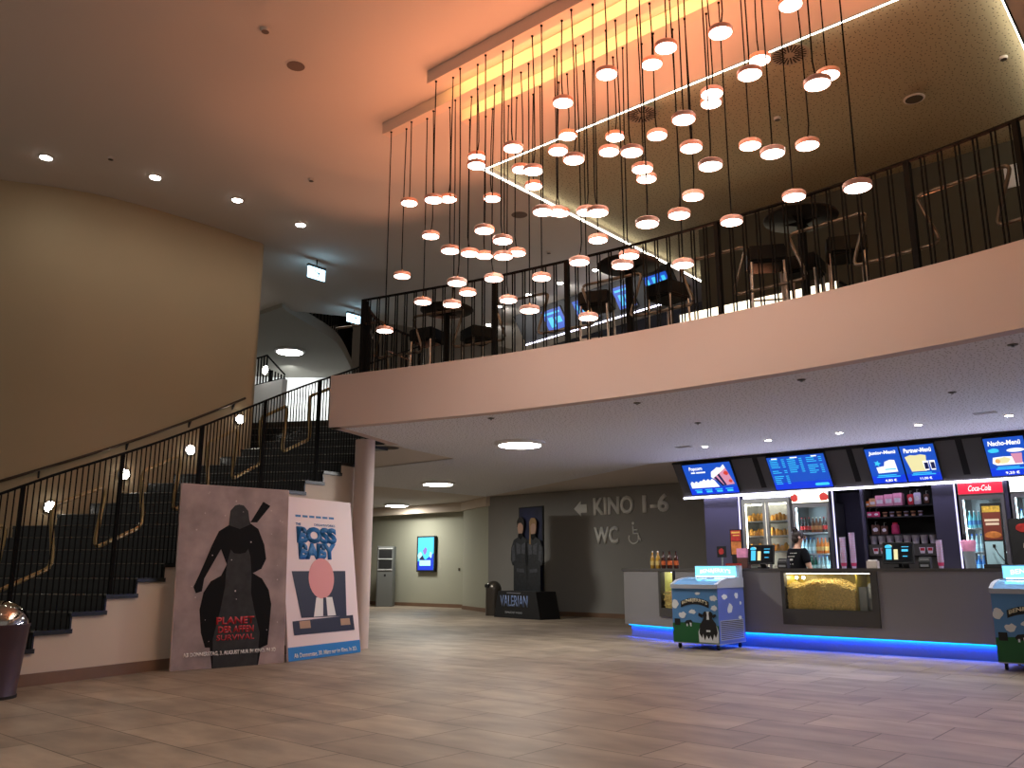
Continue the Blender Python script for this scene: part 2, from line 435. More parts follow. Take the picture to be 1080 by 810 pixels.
def meander(path_pt, s0, s1, period, top, bot, slant, r, name, m, parent, origin, rad=.05):
    """zig-zag hand rail: straight runs at two heights joined by slanted legs with rounded corners"""
    pts = []; s = s0; hi = True
    while s < s1:
        e = s + period / 2
        pts += [(s - slant, top if hi else bot), (e + slant, top if hi else bot)]
        s = e; hi = not hi
    out = []
    for i, (s, h) in enumerate(pts):
        if 0 < i < len(pts) - 1:
            p = Vector((s, h)); a = Vector(pts[i - 1]); c = Vector(pts[i + 1])
            u = (a - p).normalized(); w = (c - p).normalized(); q = min(rad * 1.6, (a - p).length * .45, (c - p).length * .45)
            for t in (0, .25, .5, .75, 1):
                out.append((p + u * q) * (1 - t) ** 2 + p * 2 * t * (1 - t) + (p + w * q) * t * t)
        else: out.append(Vector((s, h)))
    # subdivide so that the rail follows the curve in plan
    fin = []
    for a, c in zip(out, out[1:]):
        n = max(1, int((c - a).length / .2))
        for k in range(n): fin.append(a.lerp(c, k / n))
    fin.append(out[-1])
    return B().tube([Vector(path_pt(q.x, q.y)) - origin for q in fin], r, 8).make(name, m, parent, smooth=True)

# stair railing: posts, pairs of thin bars, flat top rail, zig-zag bronze hand rail
sr = thing('stair_railing', 'tall black bar railing climbing along the open side of the staircase', 'railing', tuple(SO))
KS = [k / 8 for k in range(-20, 153)]
def rail_h(k): return 1.43 - .012 * max(0, k)
def RP(k, h):
    p = NE(k) + DV * .07; return Vector((p.x, p.y, zk(k) + .082 + h))
B().tube([RP(k, rail_h(k)) - SO for k in KS], .02, 6, flat=(.022, .014)).make('top_rail', BLACK, sr)
ks = []
s = 0; k = -2.3
while k < 14.2: ks.append(k); k += .168
for k in ks:
    p = RP(k, 0) - SO; z1 = RP(k, rail_h(k)).z
    b = B(); b.box(p.x - .0055, p.x + .0055, p.y - .0055, p.y + .0055, zk(math.floor(k)) , z1)
    b.make('baluster', BLACK, sr)
for k in (-3, -.75, 2.1, 5.2, 8.45, 11.6, 14.6):
    p = RP(k, 0) - SO
    b = B(); b.box(p.x - .018, p.x + .018, p.y - .018, p.y + .018, zk(math.floor(k)), RP(k, rail_h(k)).z)
    b.make('post', BLACK, sr)
def SP(s, h):
    k = min(max(s, -3.9), 18.9); p = NE(k) + DV * .17; return (p.x, p.y, zk(k) + h)
meander(SP, -2.3, 15.5, 2.75, 1.16, .52, .12, .023, 'zigzag_handrail', BRASS, sr, SO, rad=.12)
# wall handrail with brackets
wr = thing('wall_handrail', 'slim dark handrail on brackets along the curved cream wall above the stairs', 'handrail', (-12.2, 4.75, 0))
WO = Vector((-12.2, 4.75, 0))
def wz(y): return 2.25 + (y - 4.05) * .44 + max(0, y - 5) ** 2 * .025
hp = []
d = 0.
for i in range(51):
    p = W.at(W.len * i / 50); t = W.tan(W.len * i / 50); n = Vector((t.y, -t.x, 0))
    if p.y > 1.6: hp.append((p + n * .07, n))
B().tube([Vector((p.x, p.y, wz(p.y))) - WO for p, n in hp], .02, 8).make('rail', mat('dark_bronze', rgb(70, 56, 44), .45, .5), wr, smooth=True)
for y in (4.45, 5.47, 6.43, 7.15):
    i = min(range(len(hp)), key=lambda i: abs(hp[i][0].y - y)); p, n = hp[i]
    q = Vector((p.x, p.y, wz(p.y))) - WO
    B().prism([(0, .0), (.07, -.0), (.07, -.11)], -.012, .012, 'y').xf(Matrix.Translation(q) @ Matrix.Rotation(math.atan2(-n.y, -n.x), 4, 'Z')).make('bracket', BLACKMATT, wr)
# step lights in the curved wall
for i, (y, z) in enumerate(((4.6, 1.92), (5.47, 2.42), (6.4, 2.86), (7.2, 3.44))):
    d = min([W.len * q / 400 for q in range(401)], key=lambda d: abs(W.at(d).y - y) + (0 if W.at(d).y > 1 else 9))
    p = W.at(d); t = W.tan(d); n = Vector((t.y, -t.x, 0))
    o = thing('step_light', ['lowest round lit wall lamp beside the bottom of the stairs', 'second round lit wall lamp up the stairs, left of the snowy rider poster', 'third round lit wall lamp up the stairs, above the snowy rider poster', 'top round lit wall lamp where the curved wall ends on the stairs'][i], 'wall lamp', (p.x, p.y, z), math.atan2(n.y, n.x), group='step lights along the stairs')
    B().lathe([(.085, 0), (.085, .02), (.07, .03)], 20).xf(Matrix.Rotation(PI / 2, 4, 'Y')).make('bezel', STEEL, o, smooth=True)
    B().ball((.03, 0, 0), .022, .07, .07, 14).make('lens', L_STEP, o, smooth=True)

# ================================================================== BALCONY RAILING
BO = Vector((-8.88, 7.1, ZP))
br = thing('balcony_railing', 'black bar railing with a zig-zag rail along the balcony edge', 'railing', tuple(BO))
S0 = min([edge.len * q / 600 for q in range(601)], key=lambda d: abs(edge.at(d).x + 8.88))
S1 = edge.len - .2
ret = Path([(-8.86, 7.12), (-9.22, 7.5), (-9.52, 7.95), (-9.68, 8.43), (-9.78, 9.0)])
def EP(s, h):
    p = edge.off(s, .035); return (p.x, p.y, ZP + h)
n = 70
B().tube([Vector(EP(S0 + (S1 - S0) * i / n, 1.04)) - BO for i in range(n + 1)], .02, 6, flat=(.028, .016)).make('top_rail', BLACK, br)
s = S0 + .12; cnt = 0
while s < S1 and cnt < 78:
    t = edge.tan(s); b = B()
    for dx in (-.017, .017):
        p = Vector(EP(s + dx, 0)) - BO
        b.box(-.005, .005, -.009, .009, 0, 1.03, Matrix.Translation(p) @ Matrix.Rotation(math.atan2(t.y, t.x), 4, 'Z'))
    b.make('baluster', BLACK, br); s += .15; cnt += 1
for x in (-8.86, -6.85, -5.82, -3.9, -1.93, -1.03, .2, 1.4):
    d = min([edge.len * q / 900 for q in range(901)], key=lambda d: abs(edge.at(d).x - x)); d = max(d, S0)
    p = Vector(EP(d, 0)) - BO; t = edge.tan(d)
    B().box(-.022, .022, -.03, .03, 0, 1.03, Matrix.Translation(p) @ Matrix.Rotation(math.atan2(t.y, t.x), 4, 'Z')).make('post', BLACK, br)
def WP(s, h):
    p = edge.off(s, .07); return (p.x, p.y, ZP + h)
meander(WP, S0 - .35, S1 - .6, 1.25, .70, .2, .09, .017, 'zigzag_rail', RAILGREY, br, BO)
# return along the stair opening
rr = thing('stairwell_railing', 'black bar railing curving back from the balcony corner beside the stairwell', 'railing', tuple(BO))
def QP(s, h):
    p = ret.at(s); return Vector((p.x, p.y, ZP + h))
B().tube([QP(ret.len * i / 20, 1.04) - BO for i in range(21)] + [QP(ret.len, 0) - BO], .02, 6, flat=(.028, .02)).make('top_rail', BLACK, rr)
for i in range(15):
    p = QP(.1 + (ret.len - .15) * i / 15, 0) - BO
    B().box(p.x - .009, p.x + .009, p.y - .009, p.y + .009, 0 if i < 11 else -.07, 1.03).make('baluster', BLACK, rr)
p = QP(.03, 0) - BO
B().box(p.x - .05, p.x + .02, p.y - .03, p.y + .05, 0, 1.03).make('post', BLACK, rr)
def Q2(s, h):
    p = ret.off(s, -.08); return (p.x, p.y, ZP + h)
meander(Q2, .1, ret.len - .3, 1.1, .62, .16, .07, .016, 'zigzag_rail', RAILGREY, rr, BO)
# gallery railing one floor up
GO = Vector((-15.0, 10.2, 6.66))
gr = thing('gallery_railing', 'dark bar railing on the floor above the stair landing, under the blue sign', 'railing', tuple(GO))
def GP(s, h):
    p = slab.off(s, .05); return Vector((p.x, p.y, 6.66 + h))
B().tube([GP(.3 + (slab.len - .4) * i / 20, 1.05) - GO for i in range(21)], .02, 6).make('top_rail', BLACK, gr)
for i in range(34):
    p = GP(.35 + (slab.len - .5) * i / 34, 0) - GO
    B().box(p.x - .012, p.x + .012, p.y - .012, p.y + .012, 0, 1.05).make('baluster', BLACK, gr)
# white half wall with a short railing on the landing, past the end of the curved wall
struct(B().box(-15.9, -14.5, 9.6, 9.72, ZF, 4.88).make('wall_half', WHITEPAINT))
lr = thing('landing_railing', 'short dark railing on the white half wall past the end of the curved wall', 'railing', (-15.2, 9.66, 4.88))
for i in range(13):
    x = -.65 + i * .11; B().box(x - .012, x + .012, -.012, .012, 0, .62 - .045 * i if i > 6 else .62).make('baluster', BLACK, lr)
B().tube([(-.66, 0, .02), (.68, 0, .02)], .025, 6).make('bottom_rail', BLACK, lr)
B().tube([(-.66, 0, .62), (.0, 0, .62), (.68, 0, .1)], .02, 6).make('top_rail', BLACK, lr)
o = thing('step_light', 'round lit lamp in front of the short railing, up past the curved wall', 'wall lamp', (-15.02, 9.55, 5.13), -PI / 2)
B().lathe([(.085, 0), (.085, .02), (.07, .03)], 20).xf(Matrix.Rotation(PI / 2, 4, 'Y')).make('bezel', STEEL, o, smooth=True)
B().ball((.03, 0, 0), .02, .09, .09, 14).make('lens', L_STEP, o, smooth=True)
b = B(); b.box(-.12, .0, -.012, .012, -.02, .02); b.box(-.12, -.09, -.012, .012, -.25, .02); b.make('bracket', BLACK, o)
PEND_A = [(0, -6.105, 5.77, 4.94), (1, -5.911, 5.84, 4.336), (2, -5.737, 5.77, 3.925), (3, -5.544, 5.84, 5.177), (4, -5.366, 5.77, 4.389), (5, -5.183, 5.84, 4.253), (6, -4.986, 5.77, 5.15), (7, -4.792, 5.84, 4.87), (8, -4.617, 5.77, 4.371), (9, -4.417, 5.84, 5.453), (10, -4.249, 5.77, 4.777), (11, -4.047, 5.84, 4.222), (12, -3.863, 5.77, 5.492), (13, -3.668, 5.84, 4.68), (14, -3.495, 5.77, 3.938), (15, -3.285, 5.84, 5.542), (16, -3.109, 5.77, 4.758), (17, -2.925, 5.84, 4.304), (18, -2.737, 5.77, 5.402), (19, -2.541, 5.84, 4.971), (22, -1.991, 5.77, 4.629), (23, -1.796, 5.84, 3.763)]
PEND_B = [(0, -7.316, 6.18, 3.809), (1, -7.119, 6.25, 4.451), (2, -6.952, 6.18, 5.296), (3, -6.754, 6.25, 4.055), (4, -6.574, 6.18, 4.782), (5, -6.375, 6.25, 5.196), (6, -6.215, 6.18, 3.894), (7, -6.025, 6.25, 4.452), (8, -5.864, 6.18, 5.509), (9, -5.67, 6.25, 4.082), (10, -5.474, 6.18, 4.26), (11, -5.289, 6.25, 5.202), (12, -5.124, 6.18, 3.607), (13, -4.834, 6.25, 4.592), (14, -4.744, 6.18, 5.197), (15, -4.557, 6.25, 3.993), (16, -4.408, 6.18, 4.445), (17, -4.181, 6.25, 5.024), (18, -4.02, 6.18, 3.807), (19, -3.817, 6.25, 4.724), (20, -3.631, 6.18, 5.697), (21, -3.457, 6.25, 4.164), (22, -3.269, 6.18, 4.719), (23, -3.079, 6.25, 5.203), (26, -2.539, 6.18, 4.416), (27, -2.322, 6.25, 5.728)]
PEND_C = [(0, -6.387, 6.6, 4.171), (1, -6.193, 6.67, 4.59), (2, -6.02, 6.6, 5.217), (3, -5.834, 6.67, 3.983), (4, -5.649, 6.6, 4.465), (5, -5.464, 6.67, 5.221), (6, -5.308, 6.6, 4.101), (7, -5.099, 6.67, 4.798), (8, -4.932, 6.6, 5.606), (9, -4.762, 6.67, 3.571), (10, -4.575, 6.6, 4.334), (11, -4.382, 6.67, 5.424), (12, -4.214, 6.6, 4.072), (13, -4.03, 6.67, 4.849), (14, -3.851, 6.6, 5.221), (15, -3.671, 6.67, 3.869), (16, -3.496, 6.6, 4.474), (17, -3.299, 6.67, 5.386), (18, -3.131, 6.6, 4.121), (19, -2.942, 6.67, 4.825), (20, -2.77, 6.6, 5.577), (21, -2.58, 6.67, 4.218), (22, -2.403, 6.6, 4.61), (23, -2.207, 6.67, 5.223)]
SOFDEV = [(-7.15, 7.84), (-5.19, 8.2), (-3.26, 8.25), (-1.34, 8.1), (-5.33, 9.88), (-2.27, 9.93)]
# ================================================================== CEILING BEAMS AND PENDANTS
ORD = 'first second third fourth fifth sixth seventh eighth ninth tenth eleventh twelfth thirteenth fourteenth fifteenth sixteenth seventeenth eighteenth nineteenth twentieth twenty-first twenty-second twenty-third twenty-fourth twenty-fifth twenty-sixth twenty-seventh twenty-eighth'.split()
BEAM = mat('beam_plaster', rgb(226, 210, 196), .85)
for x0, y, nm in ((-6.22, 5.74, 'front'), (-7.45, 6.15, 'middle'), (-6.5, 6.57, 'rear')):
    t = thing('ceiling_beam', {'front': 'short front plaster ceiling beam with orange cove light, furthest from the balcony',
                               'middle': 'longest plaster ceiling beam with orange cove light, between the other two',
                               'rear': 'plaster ceiling beam with orange cove light, next to the perforated ceiling'}[nm], 'ceiling beam', (x0, y, 6.345), group='orange-lit ceiling beams')
    b = B(); b.prism([(0, 0), (.13, 0), (.13, .10), (.10, .10), (.10, .150), (0, .150)], 0, 4 - x0, 'x'); b.make('beam_body', BEAM, t)
    if nm != 'rear': B().box(.06 if nm == 'front' else 1.0, 4 - x0, .108, .126, .107, .133).make('cove_strip', L_ORANGE, t)
    for k in range(8):
        B().box(.5 + k * 1.3, .56 + k * 1.3, .05, .08, .148, .155).make('hanger', BLACKMATT, t)
PEND = {
'front': PEND_A, 'middle': PEND_B, 'rear': PEND_C}
CABLE = mat('cable_black', rgb(8, 7, 7), .8, spec=.08)
proto = {}
rnd = random.Random(3)
disc_me = None
for nm in ('front', 'middle', 'rear'):
    for n_, x, y, z in PEND[nm]:
        h = 'high' if z > 5.15 else ('low' if z < 4.15 else 'halfway')
        t = thing('pendant_lamp', f'lit disc pendant lamp hanging {h}, {ORD[n_]} along the {nm} ceiling beam from the stairs', 'pendant lamp', (x, y, z), group='disc pendant lamps in the foyer')
        if disc_me is None:
            hs = B().lathe([(.0, .034), (.094, .034), (.1, .028), (.1, -.004), (.092, -.008), (.092, -.004)], 28).make('housing', COPPER, t, smooth=True)
            df = B().lathe([(.0, -.006), (.091, -.006)], 28).make('diffuser', L_PEND, t)
            up = B().lathe([(.02, .0352), (.082, .0352)], 24).make('added_glow_ring', L_UP, t)  # added glowing ring, unseen from below, that washes the ceiling orange
            st = B().lathe([(.009, .034), (.012, .06), (.006, .075)], 10).make('cable_stub', mat('brass', rgb(196, 150, 96), .3, .8), t, smooth=True)
            disc_me = (hs, df, st, up)
        else:
            for q in disc_me:
                c = q.copy(); COL.objects.link(c); c.parent = t
        L = 6.345 - z
        # the cable leaves the lamp beside its centre and straightens a little above it
        off, a = rnd.uniform(.0, .03), rnd.uniform(0, 6.28)
        dx, dy = off * math.cos(a), off * math.sin(a)
        B().tube([(0, 0, .07), (dx * .5, dy * .5, .1), (dx, dy, .2), (dx * .8, dy * .8, L * .6), (0, 0, L)], .0065, 5).ball((0, 0, L - .006), .014, .014, .014, 8).make('cable', CABLE, t)
# ceiling fixtures
def disc_fix(name, x, y, z, r, m, label, cat, group=None, ring=None, depth=.02):
    t = thing(name, label, cat, (x, y, z), group=group)
    B().lathe([(r * 1.18, 0), (r * 1.18, -depth * .6), (r, -depth)], 24).make('rim', ring or CEIL, t, smooth=True)
    B().lathe([(0, -depth - .002), (r * .97, -depth - .002)], 24).make('lens' if m.name.startswith('lamp') else 'cover', m, t)
    return t
for i, (x, y) in enumerate(((-11.53, 3.77), (-10.99, 5.01), (-10.79, 6.18), (-10.85, 7.35))):
    disc_fix('downlight', x, y, ZC, .075, L_DOWN, f'small bright ceiling downlight near the curved wall, {ORD[i]} going towards the exit sign', 'downlight', 'downlights along the curved wall')
for i, (x, y) in enumerate(((-12.41, 13.5), (-11.32, 12.64), (-10.35, 12.44), (-9.44, 12.3), (-8.49, 12.15))):
    disc_fix('downlight', x, y, ZC, .06, L_DOWN, f'tiny ceiling downlight seen through the balcony railing, {ORD[i]} from the stairs', 'downlight', 'downlights behind the balcony')
for i, x in enumerate((-6.31, -5.27, -4.22, -3.17, -2.11, -1.05)):
    disc_fix('downlight', x, 11.9, ZS, .045, L_DOWN, f'small soffit downlight in front of the menu screens, {ORD[i]} from the column end', 'downlight', 'downlights over the counter', depth=.012)
for x, y, lb in ((-8.25, 9.7, 'largest round flat light on the soffit under the balcony'), (-13.58, 13.15, 'second round flat light on the soffit, deeper under the balcony'), (-19.2, 16.9, 'farthest round flat light on the soffit, by the corridor screen')):
    disc_fix('round_ceiling_light', x, y, ZS, .33, L_ROUND, lb, 'ceiling light', 'round soffit lights', ring=WHITEPAINT, depth=.05)
disc_fix('round_ceiling_light', -17.5, 11.75, 6.41, .32, L_ROUND, 'round flat light under the upper floor above the stair landing', 'ceiling light', ring=WHITEPAINT, depth=.05)
SPK = mat('speaker_cloth', rgb(120, 104, 94), .8)
SPKD = mat('speaker_cloth_dark', rgb(74, 70, 62), .8)
disc_fix('ceiling_speaker', -7.23, 4.72, ZC, .1, SPK, 'round brown ceiling speaker in the orange glow before the front beam', 'speaker', depth=.008)
disc_fix('smoke_detector', -6.93, 4.14, ZC, .04, SPK, 'small round detector on the orange ceiling beside the brown speaker', 'smoke detector', depth=.03)
disc_fix('ceiling_speaker', -7.96, 9.36, ZC, .13, SPK, 'round brown ceiling speaker outside the corner of the white light line', 'speaker', depth=.008)
disc_fix('ceiling_speaker', -2.31, 9.89, ZC + .01, .1, SPKD, 'round dark ceiling speaker in the perforated ceiling', 'speaker', depth=.012)
disc_fix('ceiling_speaker', -10.18, 8.7, ZS, .22, SPKD, 'large dark round speaker on the soffit behind the column', 'speaker', depth=.008)
for x, y, lb in ((-3.71, 9.25, 'small detector on the perforated ceiling, beside the lowest pendants'), (-1.33, 9.65, 'small detector on the perforated ceiling near the short white light line'), (-10.9, 4.35, 'small detector between the first two downlights by the curved wall'), (-9.4, 6.5, 'small detector on the ceiling between curved wall and middle beam'), (-8.6, 10.9, 'small detector on the ceiling behind the balcony rail')):
    disc_fix('smoke_detector', x, y, ZC + (.01 if x > -7 else 0), .035, SPKD, lb, 'smoke detector', depth=.03)
for i, (x, y) in enumerate(((-4.92, 8.09), (-3.06, 8.09))):
    t = thing('swirl_vent', ['round ceiling vent with radial slots, nearer the stairs', 'round ceiling vent with radial slots, farther from the stairs'][i], 'ceiling vent', (x, y, ZC + .01), group='round vents in the perforated ceiling')
    B().lathe([(.2, 0), (.2, -.008)], 28).make('plate', mat('vent_plate', rgb(150, 142, 124), .8), t)
    b = B()
    for k in range(24):
        m_ = Matrix.Rotation(2 * PI * k / 24, 4, 'Z')
        b.box(.055 if k % 2 else .09, .175, -.008, .008, -.011, -.007, m_)
    b.make('slot', BLACKMATT, t)
for i, (x, y) in enumerate(SOFDEV):
    t = thing('ceiling_sprinkler', f'tiny dark fitting flush in the soffit, {ORD[i]} of those under the balcony edge', 'sprinkler', (x, y, ZS), group='small fittings in the soffit')
    B().lathe([(.045, 0), (.04, -.006)], 14).make('plate', SPKD, t)
    B().lathe([(.012, -.006), (.016, -.025)], 8).make('head', STEEL, t)
for i, (x, y) in enumerate(((-6.6, 11.75), (-2.3, 11.55))):
    t = thing('soffit_vent', ['flat grey access plate in the soffit before the popcorn screen', 'flat grey access plate in the soffit above the nacho screen'][i], 'vent', (x, y, ZS), group='access plates in the soffit')
    B().box(-.13, .13, -.07, .07, -.006, 0).make('plate', mat('plate_grey', rgb(150, 146, 140), .7), t, bevel=.003)
# exit signs
def exit_sign(x, y, z, label, w=.36, h=.2):
    t = thing('exit_sign', label, 'exit sign', (x, y, z), PI / 2)
    B().box(-w / 2 - .01, w / 2 + .01, -.03, .03, h, h + .04).make('housing', GREYDARK, t)
    B().box(-w / 2, w / 2, -.012, .012, 0, h).make('face', L_EXIT, t)
    b = B()
    b.prism([(-.05, .04), (-.03, .04), (-.03, .16), (-.05, .16)], -.0135, -.0125, 'y')
    b.prism([(.0, .1), (.07, .1), (.07, .13), (.0, .13)], -.0135, -.0125, 'y')
    b.prism([(.02, .04), (.045, .04), (.06, .1), (.04, .1)], -.0135, -.0125, 'y')
    b.ball((.06, -.013, .15), .014, .001, .014, 10)
    b.make('running_pictogram', mat('sign_green', rgb(40, 120, 90), .6), t)
    B().cyl(0, 0, h + .04, ZC - z if z > 5 and y < 9 else h + .1, .008, 8).make('hanger', BLACKMATT, t)
exit_sign(-11.98, 8.5, 6.14, 'glowing exit sign hanging from the dark ceiling beside the curved wall')
exit_sign(-13.75, 10.75, 6.18, 'glowing blue-white exit sign over the stairs beside the balcony railing corner', .34, .17)

# ================================================================== GALLERY BAR FURNITURE
TABLE = mat('table_black_laminate', rgb(14, 13, 13), .6, spec=.2)
def bar_table(x, y, label, first=[None]):
    if first[0]: return dup(first[0], (x, y, ZF), 0, label)
    t = thing('bar_table', label, 'bar table', (x, y, ZF), group='round bar tables on the balcony')
    B().lathe([(.0, 1.06), (.36, 1.06), (.38, 1.075), (.38, 1.09), (.365, 1.1), (0, 1.1)], 36).make('table_top', TABLE, t, smooth=True)
    B().cyl(0, 0, .03, 1.06, .045, 18).make('pole', BLACK, t, smooth=True)
    B().lathe([(0, 0), (.27, 0), (.27, .015), (.05, .035), (.045, .04)], 30).make('base', BLACK, t, smooth=True)
    b = B(); b.prism([(-.2, 1.05), (.2, 1.05), (.04, 1.0), (-.04, 1.0)], -.012, .012, 'y'); b.prism([(-.2, 1.05), (.2, 1.05), (.04, 1.0), (-.04, 1.0)], -.012, .012, 'x')
    b.make('bracket', BLACK, t)
    first[0] = t; return t
bar_table(-8.27, 8.12, 'round black bar table on the balcony nearest the stair corner')
bar_table(-5.3, 8.28, 'round black bar table in the middle of the balcony')
bar_table(-3.15, 8.28, 'round black bar table on the balcony nearest the swirl vents')
def bar_stool(x, y, rz, label, first=[None]):
    if first[0]: return dup(first[0], (x, y, ZF), rz, label)
    t = thing('bar_stool', label, 'bar stool', (x, y, ZF), rz, group='black bar stools on the balcony')
    B().box(-.20, .20, -.20, .20, .70, .88).make('seat', SEAT, t, bevel=.02)
    B().box(-.17, .17, -.17, .17, .68, .70).make('seat_frame', BLACK, t)
    for sx in (-1, 1):
        for sy in (-1, 1):
            B().tube([(sx * .165, sy * .165, .71), (sx * .185, sy * .185, .0)], .014, 8).make('leg', CHROME, t, smooth=True)
    ft = B()
    for a, c in (((-1, -1), (1, -1)), ((1, -1), (1, 1)), ((1, 1), (-1, 1)), ((-1, 1), (-1, -1))):
        ft.tube([(a[0] * .178, a[1] * .178, .26), (c[0] * .178, c[1] * .178, .26)], .011, 8)
    ft.make('footrest', CHROME, t, smooth=True)
    first[0] = t; return t
for x, y, rz, lb in ((-8.74, 8.2, .2, 'black bar stool between the balcony corner and the first bar table'),
                     (-8.12, 8.62, -.3, 'black bar stool behind the bar table nearest the stair corner'),
                     (-5.9, 8.46, .35, 'black bar stool on the stair side of the middle bar table'),
                     (-5.02, 8.72, -.2, 'black bar stool behind the middle bar table'),
                     (-3.62, 8.42, .5, 'black bar stool on the stair side of the bar table under the vents'),
                     (-2.86, 8.72, .4, 'black bar stool behind the bar table under the vents, highest in view'),
                     (-3.42, 8.95, .1, 'black bar stool half hidden behind the pole of the last bar table')):
    bar_stool(x, y, rz, lb)
# upper bar: lit counter, tilted fascia with screens
t = thing('lit_bar_counter', 'dark bar counter with a glowing cream front, low behind the balcony stools', 'bar counter', (-6.17, 11.0, ZF))
B().box(0, 2.42, .02, .6, 0, 1.24).make('body', GREYDARK, t)
for k in range(6):
    B().box(.02 + k * .4, .405 + k * .4, 0, .02, .5, 1.25).make('glowing_panel', L_CREAM, t)
B().box(-.02, 2.44, .02, .62, 1.24, 1.265).make('worktop', BLACKMATT, t)
t = thing('upper_menu_fascia', 'dark tilted fascia with a white light strip, behind the balcony bar tables', 'menu board', (-11.45, 13.68, 5.9), math.atan2(-.65, 4.2), math.radians(33.7))
B().box(0, 4.3, 0, .04, 0, .67).make('panel', mat('fascia_black', rgb(26, 26, 28), .6), t)
B().box(0, 4.3, -.02, .015, -.025, .0).make('light_strip', L_VIOLET, t)
fq = t
def upscreen(u0, u1, i, label):
    o = thing('menu_screen', label, 'menu screen', fq.location, 0, 0, group='screens of the upper bar')
    o.rotation_euler = fq.rotation_euler
    B().box(u0 - .02, u1 + .02, -.03, 0, .1, .58).make('casing', BLACKMATT, o)
    B().box(u0, u1, -.032, -.03, .12, .56).make('display', SCR_BLUE, o)
    w = u1 - u0
    bars('picture_stripe', SCR_CYAN, o, [(u0 + w * .1, u0 + w * .2, .16, .5), (u0 + w * .35, u0 + w * .5, .2, .52), (u0 + w * .6, u0 + w * .66, .15, .45), (u0 + w * .75, u0 + w * .9, .3, .5)] if i % 2 else [(u0 + w * .1, u0 + w * .9, .46, .5), (u0 + w * .2, u0 + w * .45, .18, .4), (u0 + w * .55, u0 + w * .85, .25, .38)], -.0325)
for i, (a, c) in enumerate(((.5, 1.08), (1.42, 1.98), (2.5, 2.95), (3.3, 3.85))):
    upscreen(a + .36, c + .34, i, f'glowing blue screen on the dark upper fascia behind the balcony, {ORD[i]} from the stairs')
t = thing('bar_back_unit', 'dark back unit of the upper bar below the white strip', 'bar unit', (-11.3, 14.2, ZF), math.atan2(-.65, 4.2))
B().box(0, 4.4, 0, .5, 0, 2.3).make('body', BLACKMATT, t)
B().box(.1, 4.3, -.12, 0, 1.68, 1.7).make('shelf', GREYDARK, t)
RED = mat('drink_red', rgb(190, 40, 46), .4, emit=rgb(190, 30, 40), estr=.0)
for i in range(5):
    q = Vector((2.5 + i * .13, -.06, 1.7)); q.rotate(Matrix.Rotation(math.atan2(-.65, 4.2), 3, 'Z'))
    tag(B().lathe([(.035, 0), (.045, .16), (.046, .16), (.046, .165)], 12).xf(Matrix.Translation(Vector((-11.3, 14.2, ZF)) + q)).make('paper_cup', RED, None, smooth=True), f'red paper cup on the upper bar shelf, {ORD[i]} in its row', 'cup', 'red cups in the upper bar')
b = B(); b.box(-1.82, -1.53, 11.945, 11.96, 5.95, 6.26)
tag(b.make('wall_notice', WHITEPAINT), 'pale square panel high on the dark gallery wall', 'panel')
# ================================================================== CONCESSION COUNTER
CF = [(-8.24, 12.42), (-6.45, 11.90), (1.6, 11.86)]          # front line of the counter at the floor (kinked near its end)
def strip_light(loc, length, width, watts, col, to, rz=0.):
    l = bpy.data.lights.new('strip_light', 'AREA'); l.shape = 'RECTANGLE'; l.size = length; l.size_y = width; l.energy = watts; l.color = col
    o = bpy.data.objects.new('strip_light', l); COL.objects.link(o); o.location = loc
    z = -Vector(to).normalized(); x = Vector((math.cos(rz), math.sin(rz), 0)); x = (x - z * x.dot(z)).normalized(); y = z.cross(x)
    o.matrix_world = Matrix.Translation(loc) @ Matrix((x, y, z)).transposed().to_4x4(); return o
def ang(a, c): return math.atan2(c[1] - a[1], c[0] - a[0])
A1 = ang(CF[0], CF[1])
ctr = thing('bar_counter', 'long grey concession counter with a blue glowing plinth', 'counter', (-6.45, 11.90, 0))
KO = Vector((-6.45, 11.90, 0))
# main leg in local coordinates: x to the right, y to the back; openings for the popcorn display
D1X = (1.24, 2.57)              # popcorn window in local x
b = B()
b.box(0, D1X[0], 0, .06, .20, 1.07); b.box(D1X[1], 8.0, 0, .06, .20, 1.07)
b.box(D1X[0], D1X[1], 0, .06, .20, .34)
b.make('front_panel', GREYCTR, ctr)
# angled end leg
m1 = Matrix.Translation((0, 0, 0)) @ Matrix.Rotation(A1, 4, 'Z')
L1 = math.hypot(CF[1][0] - CF[0][0], CF[1][1] - CF[0][1])
W2X = (-.98, -.62)
b = B()
b.box(-L1, W2X[0], 0, .06, .20, 1.07, m1); b.box(W2X[1], 0, 0, .06, .20, 1.07, m1); b.box(W2X[0], W2X[1], 0, .06, .20, .36, m1)
b.box(-L1, -L1 + .06, .06, .75, .20, 1.07, m1)
b.make('end_panel', GREYCTR, ctr)
b = B(); b.box(0, 8, .08, .12, 0, .20); b.box(-L1 + .08, 0, .08, .12, 0, .20, m1); b.box(-L1 + .08, -L1 + .12, .12, .7, 0, .2, m1)
b.make('plinth', mat('plinth_grey', rgb(120, 124, 134), .35), ctr)
b = B(); b.box(0, 8, .045, .075, .185, .2); b.box(-L1 + .05, 0, .045, .075, .185, .2, m1); b.box(-L1 + .045, -L1 + .075, .075, .7, .185, .2, m1)
b.make('blue_light_strip', L_BLUE, ctr)
b = B(); b.box(-.04, 8.02, -.02, .74, 1.07, 1.11); b.box(-L1 - .03, -.0, -.02, .74, 1.07, 1.11, m1)
b.make('worktop', WORKTOP, ctr)
strip_light((-6.45 + 4.0, 11.962, .183), 8.0, .02, 46, (.0, .06, 1), (0, .35, -1))
strip_light((-7.34, 12.22, .183), L1 - .1, .02, 11, (.0, .06, 1), (.1, .35, -1), A1)
b = B(); b.box(0, 8, .5, .54, .0, 1.07); b.make('back_panel', GREYDARK, ctr)
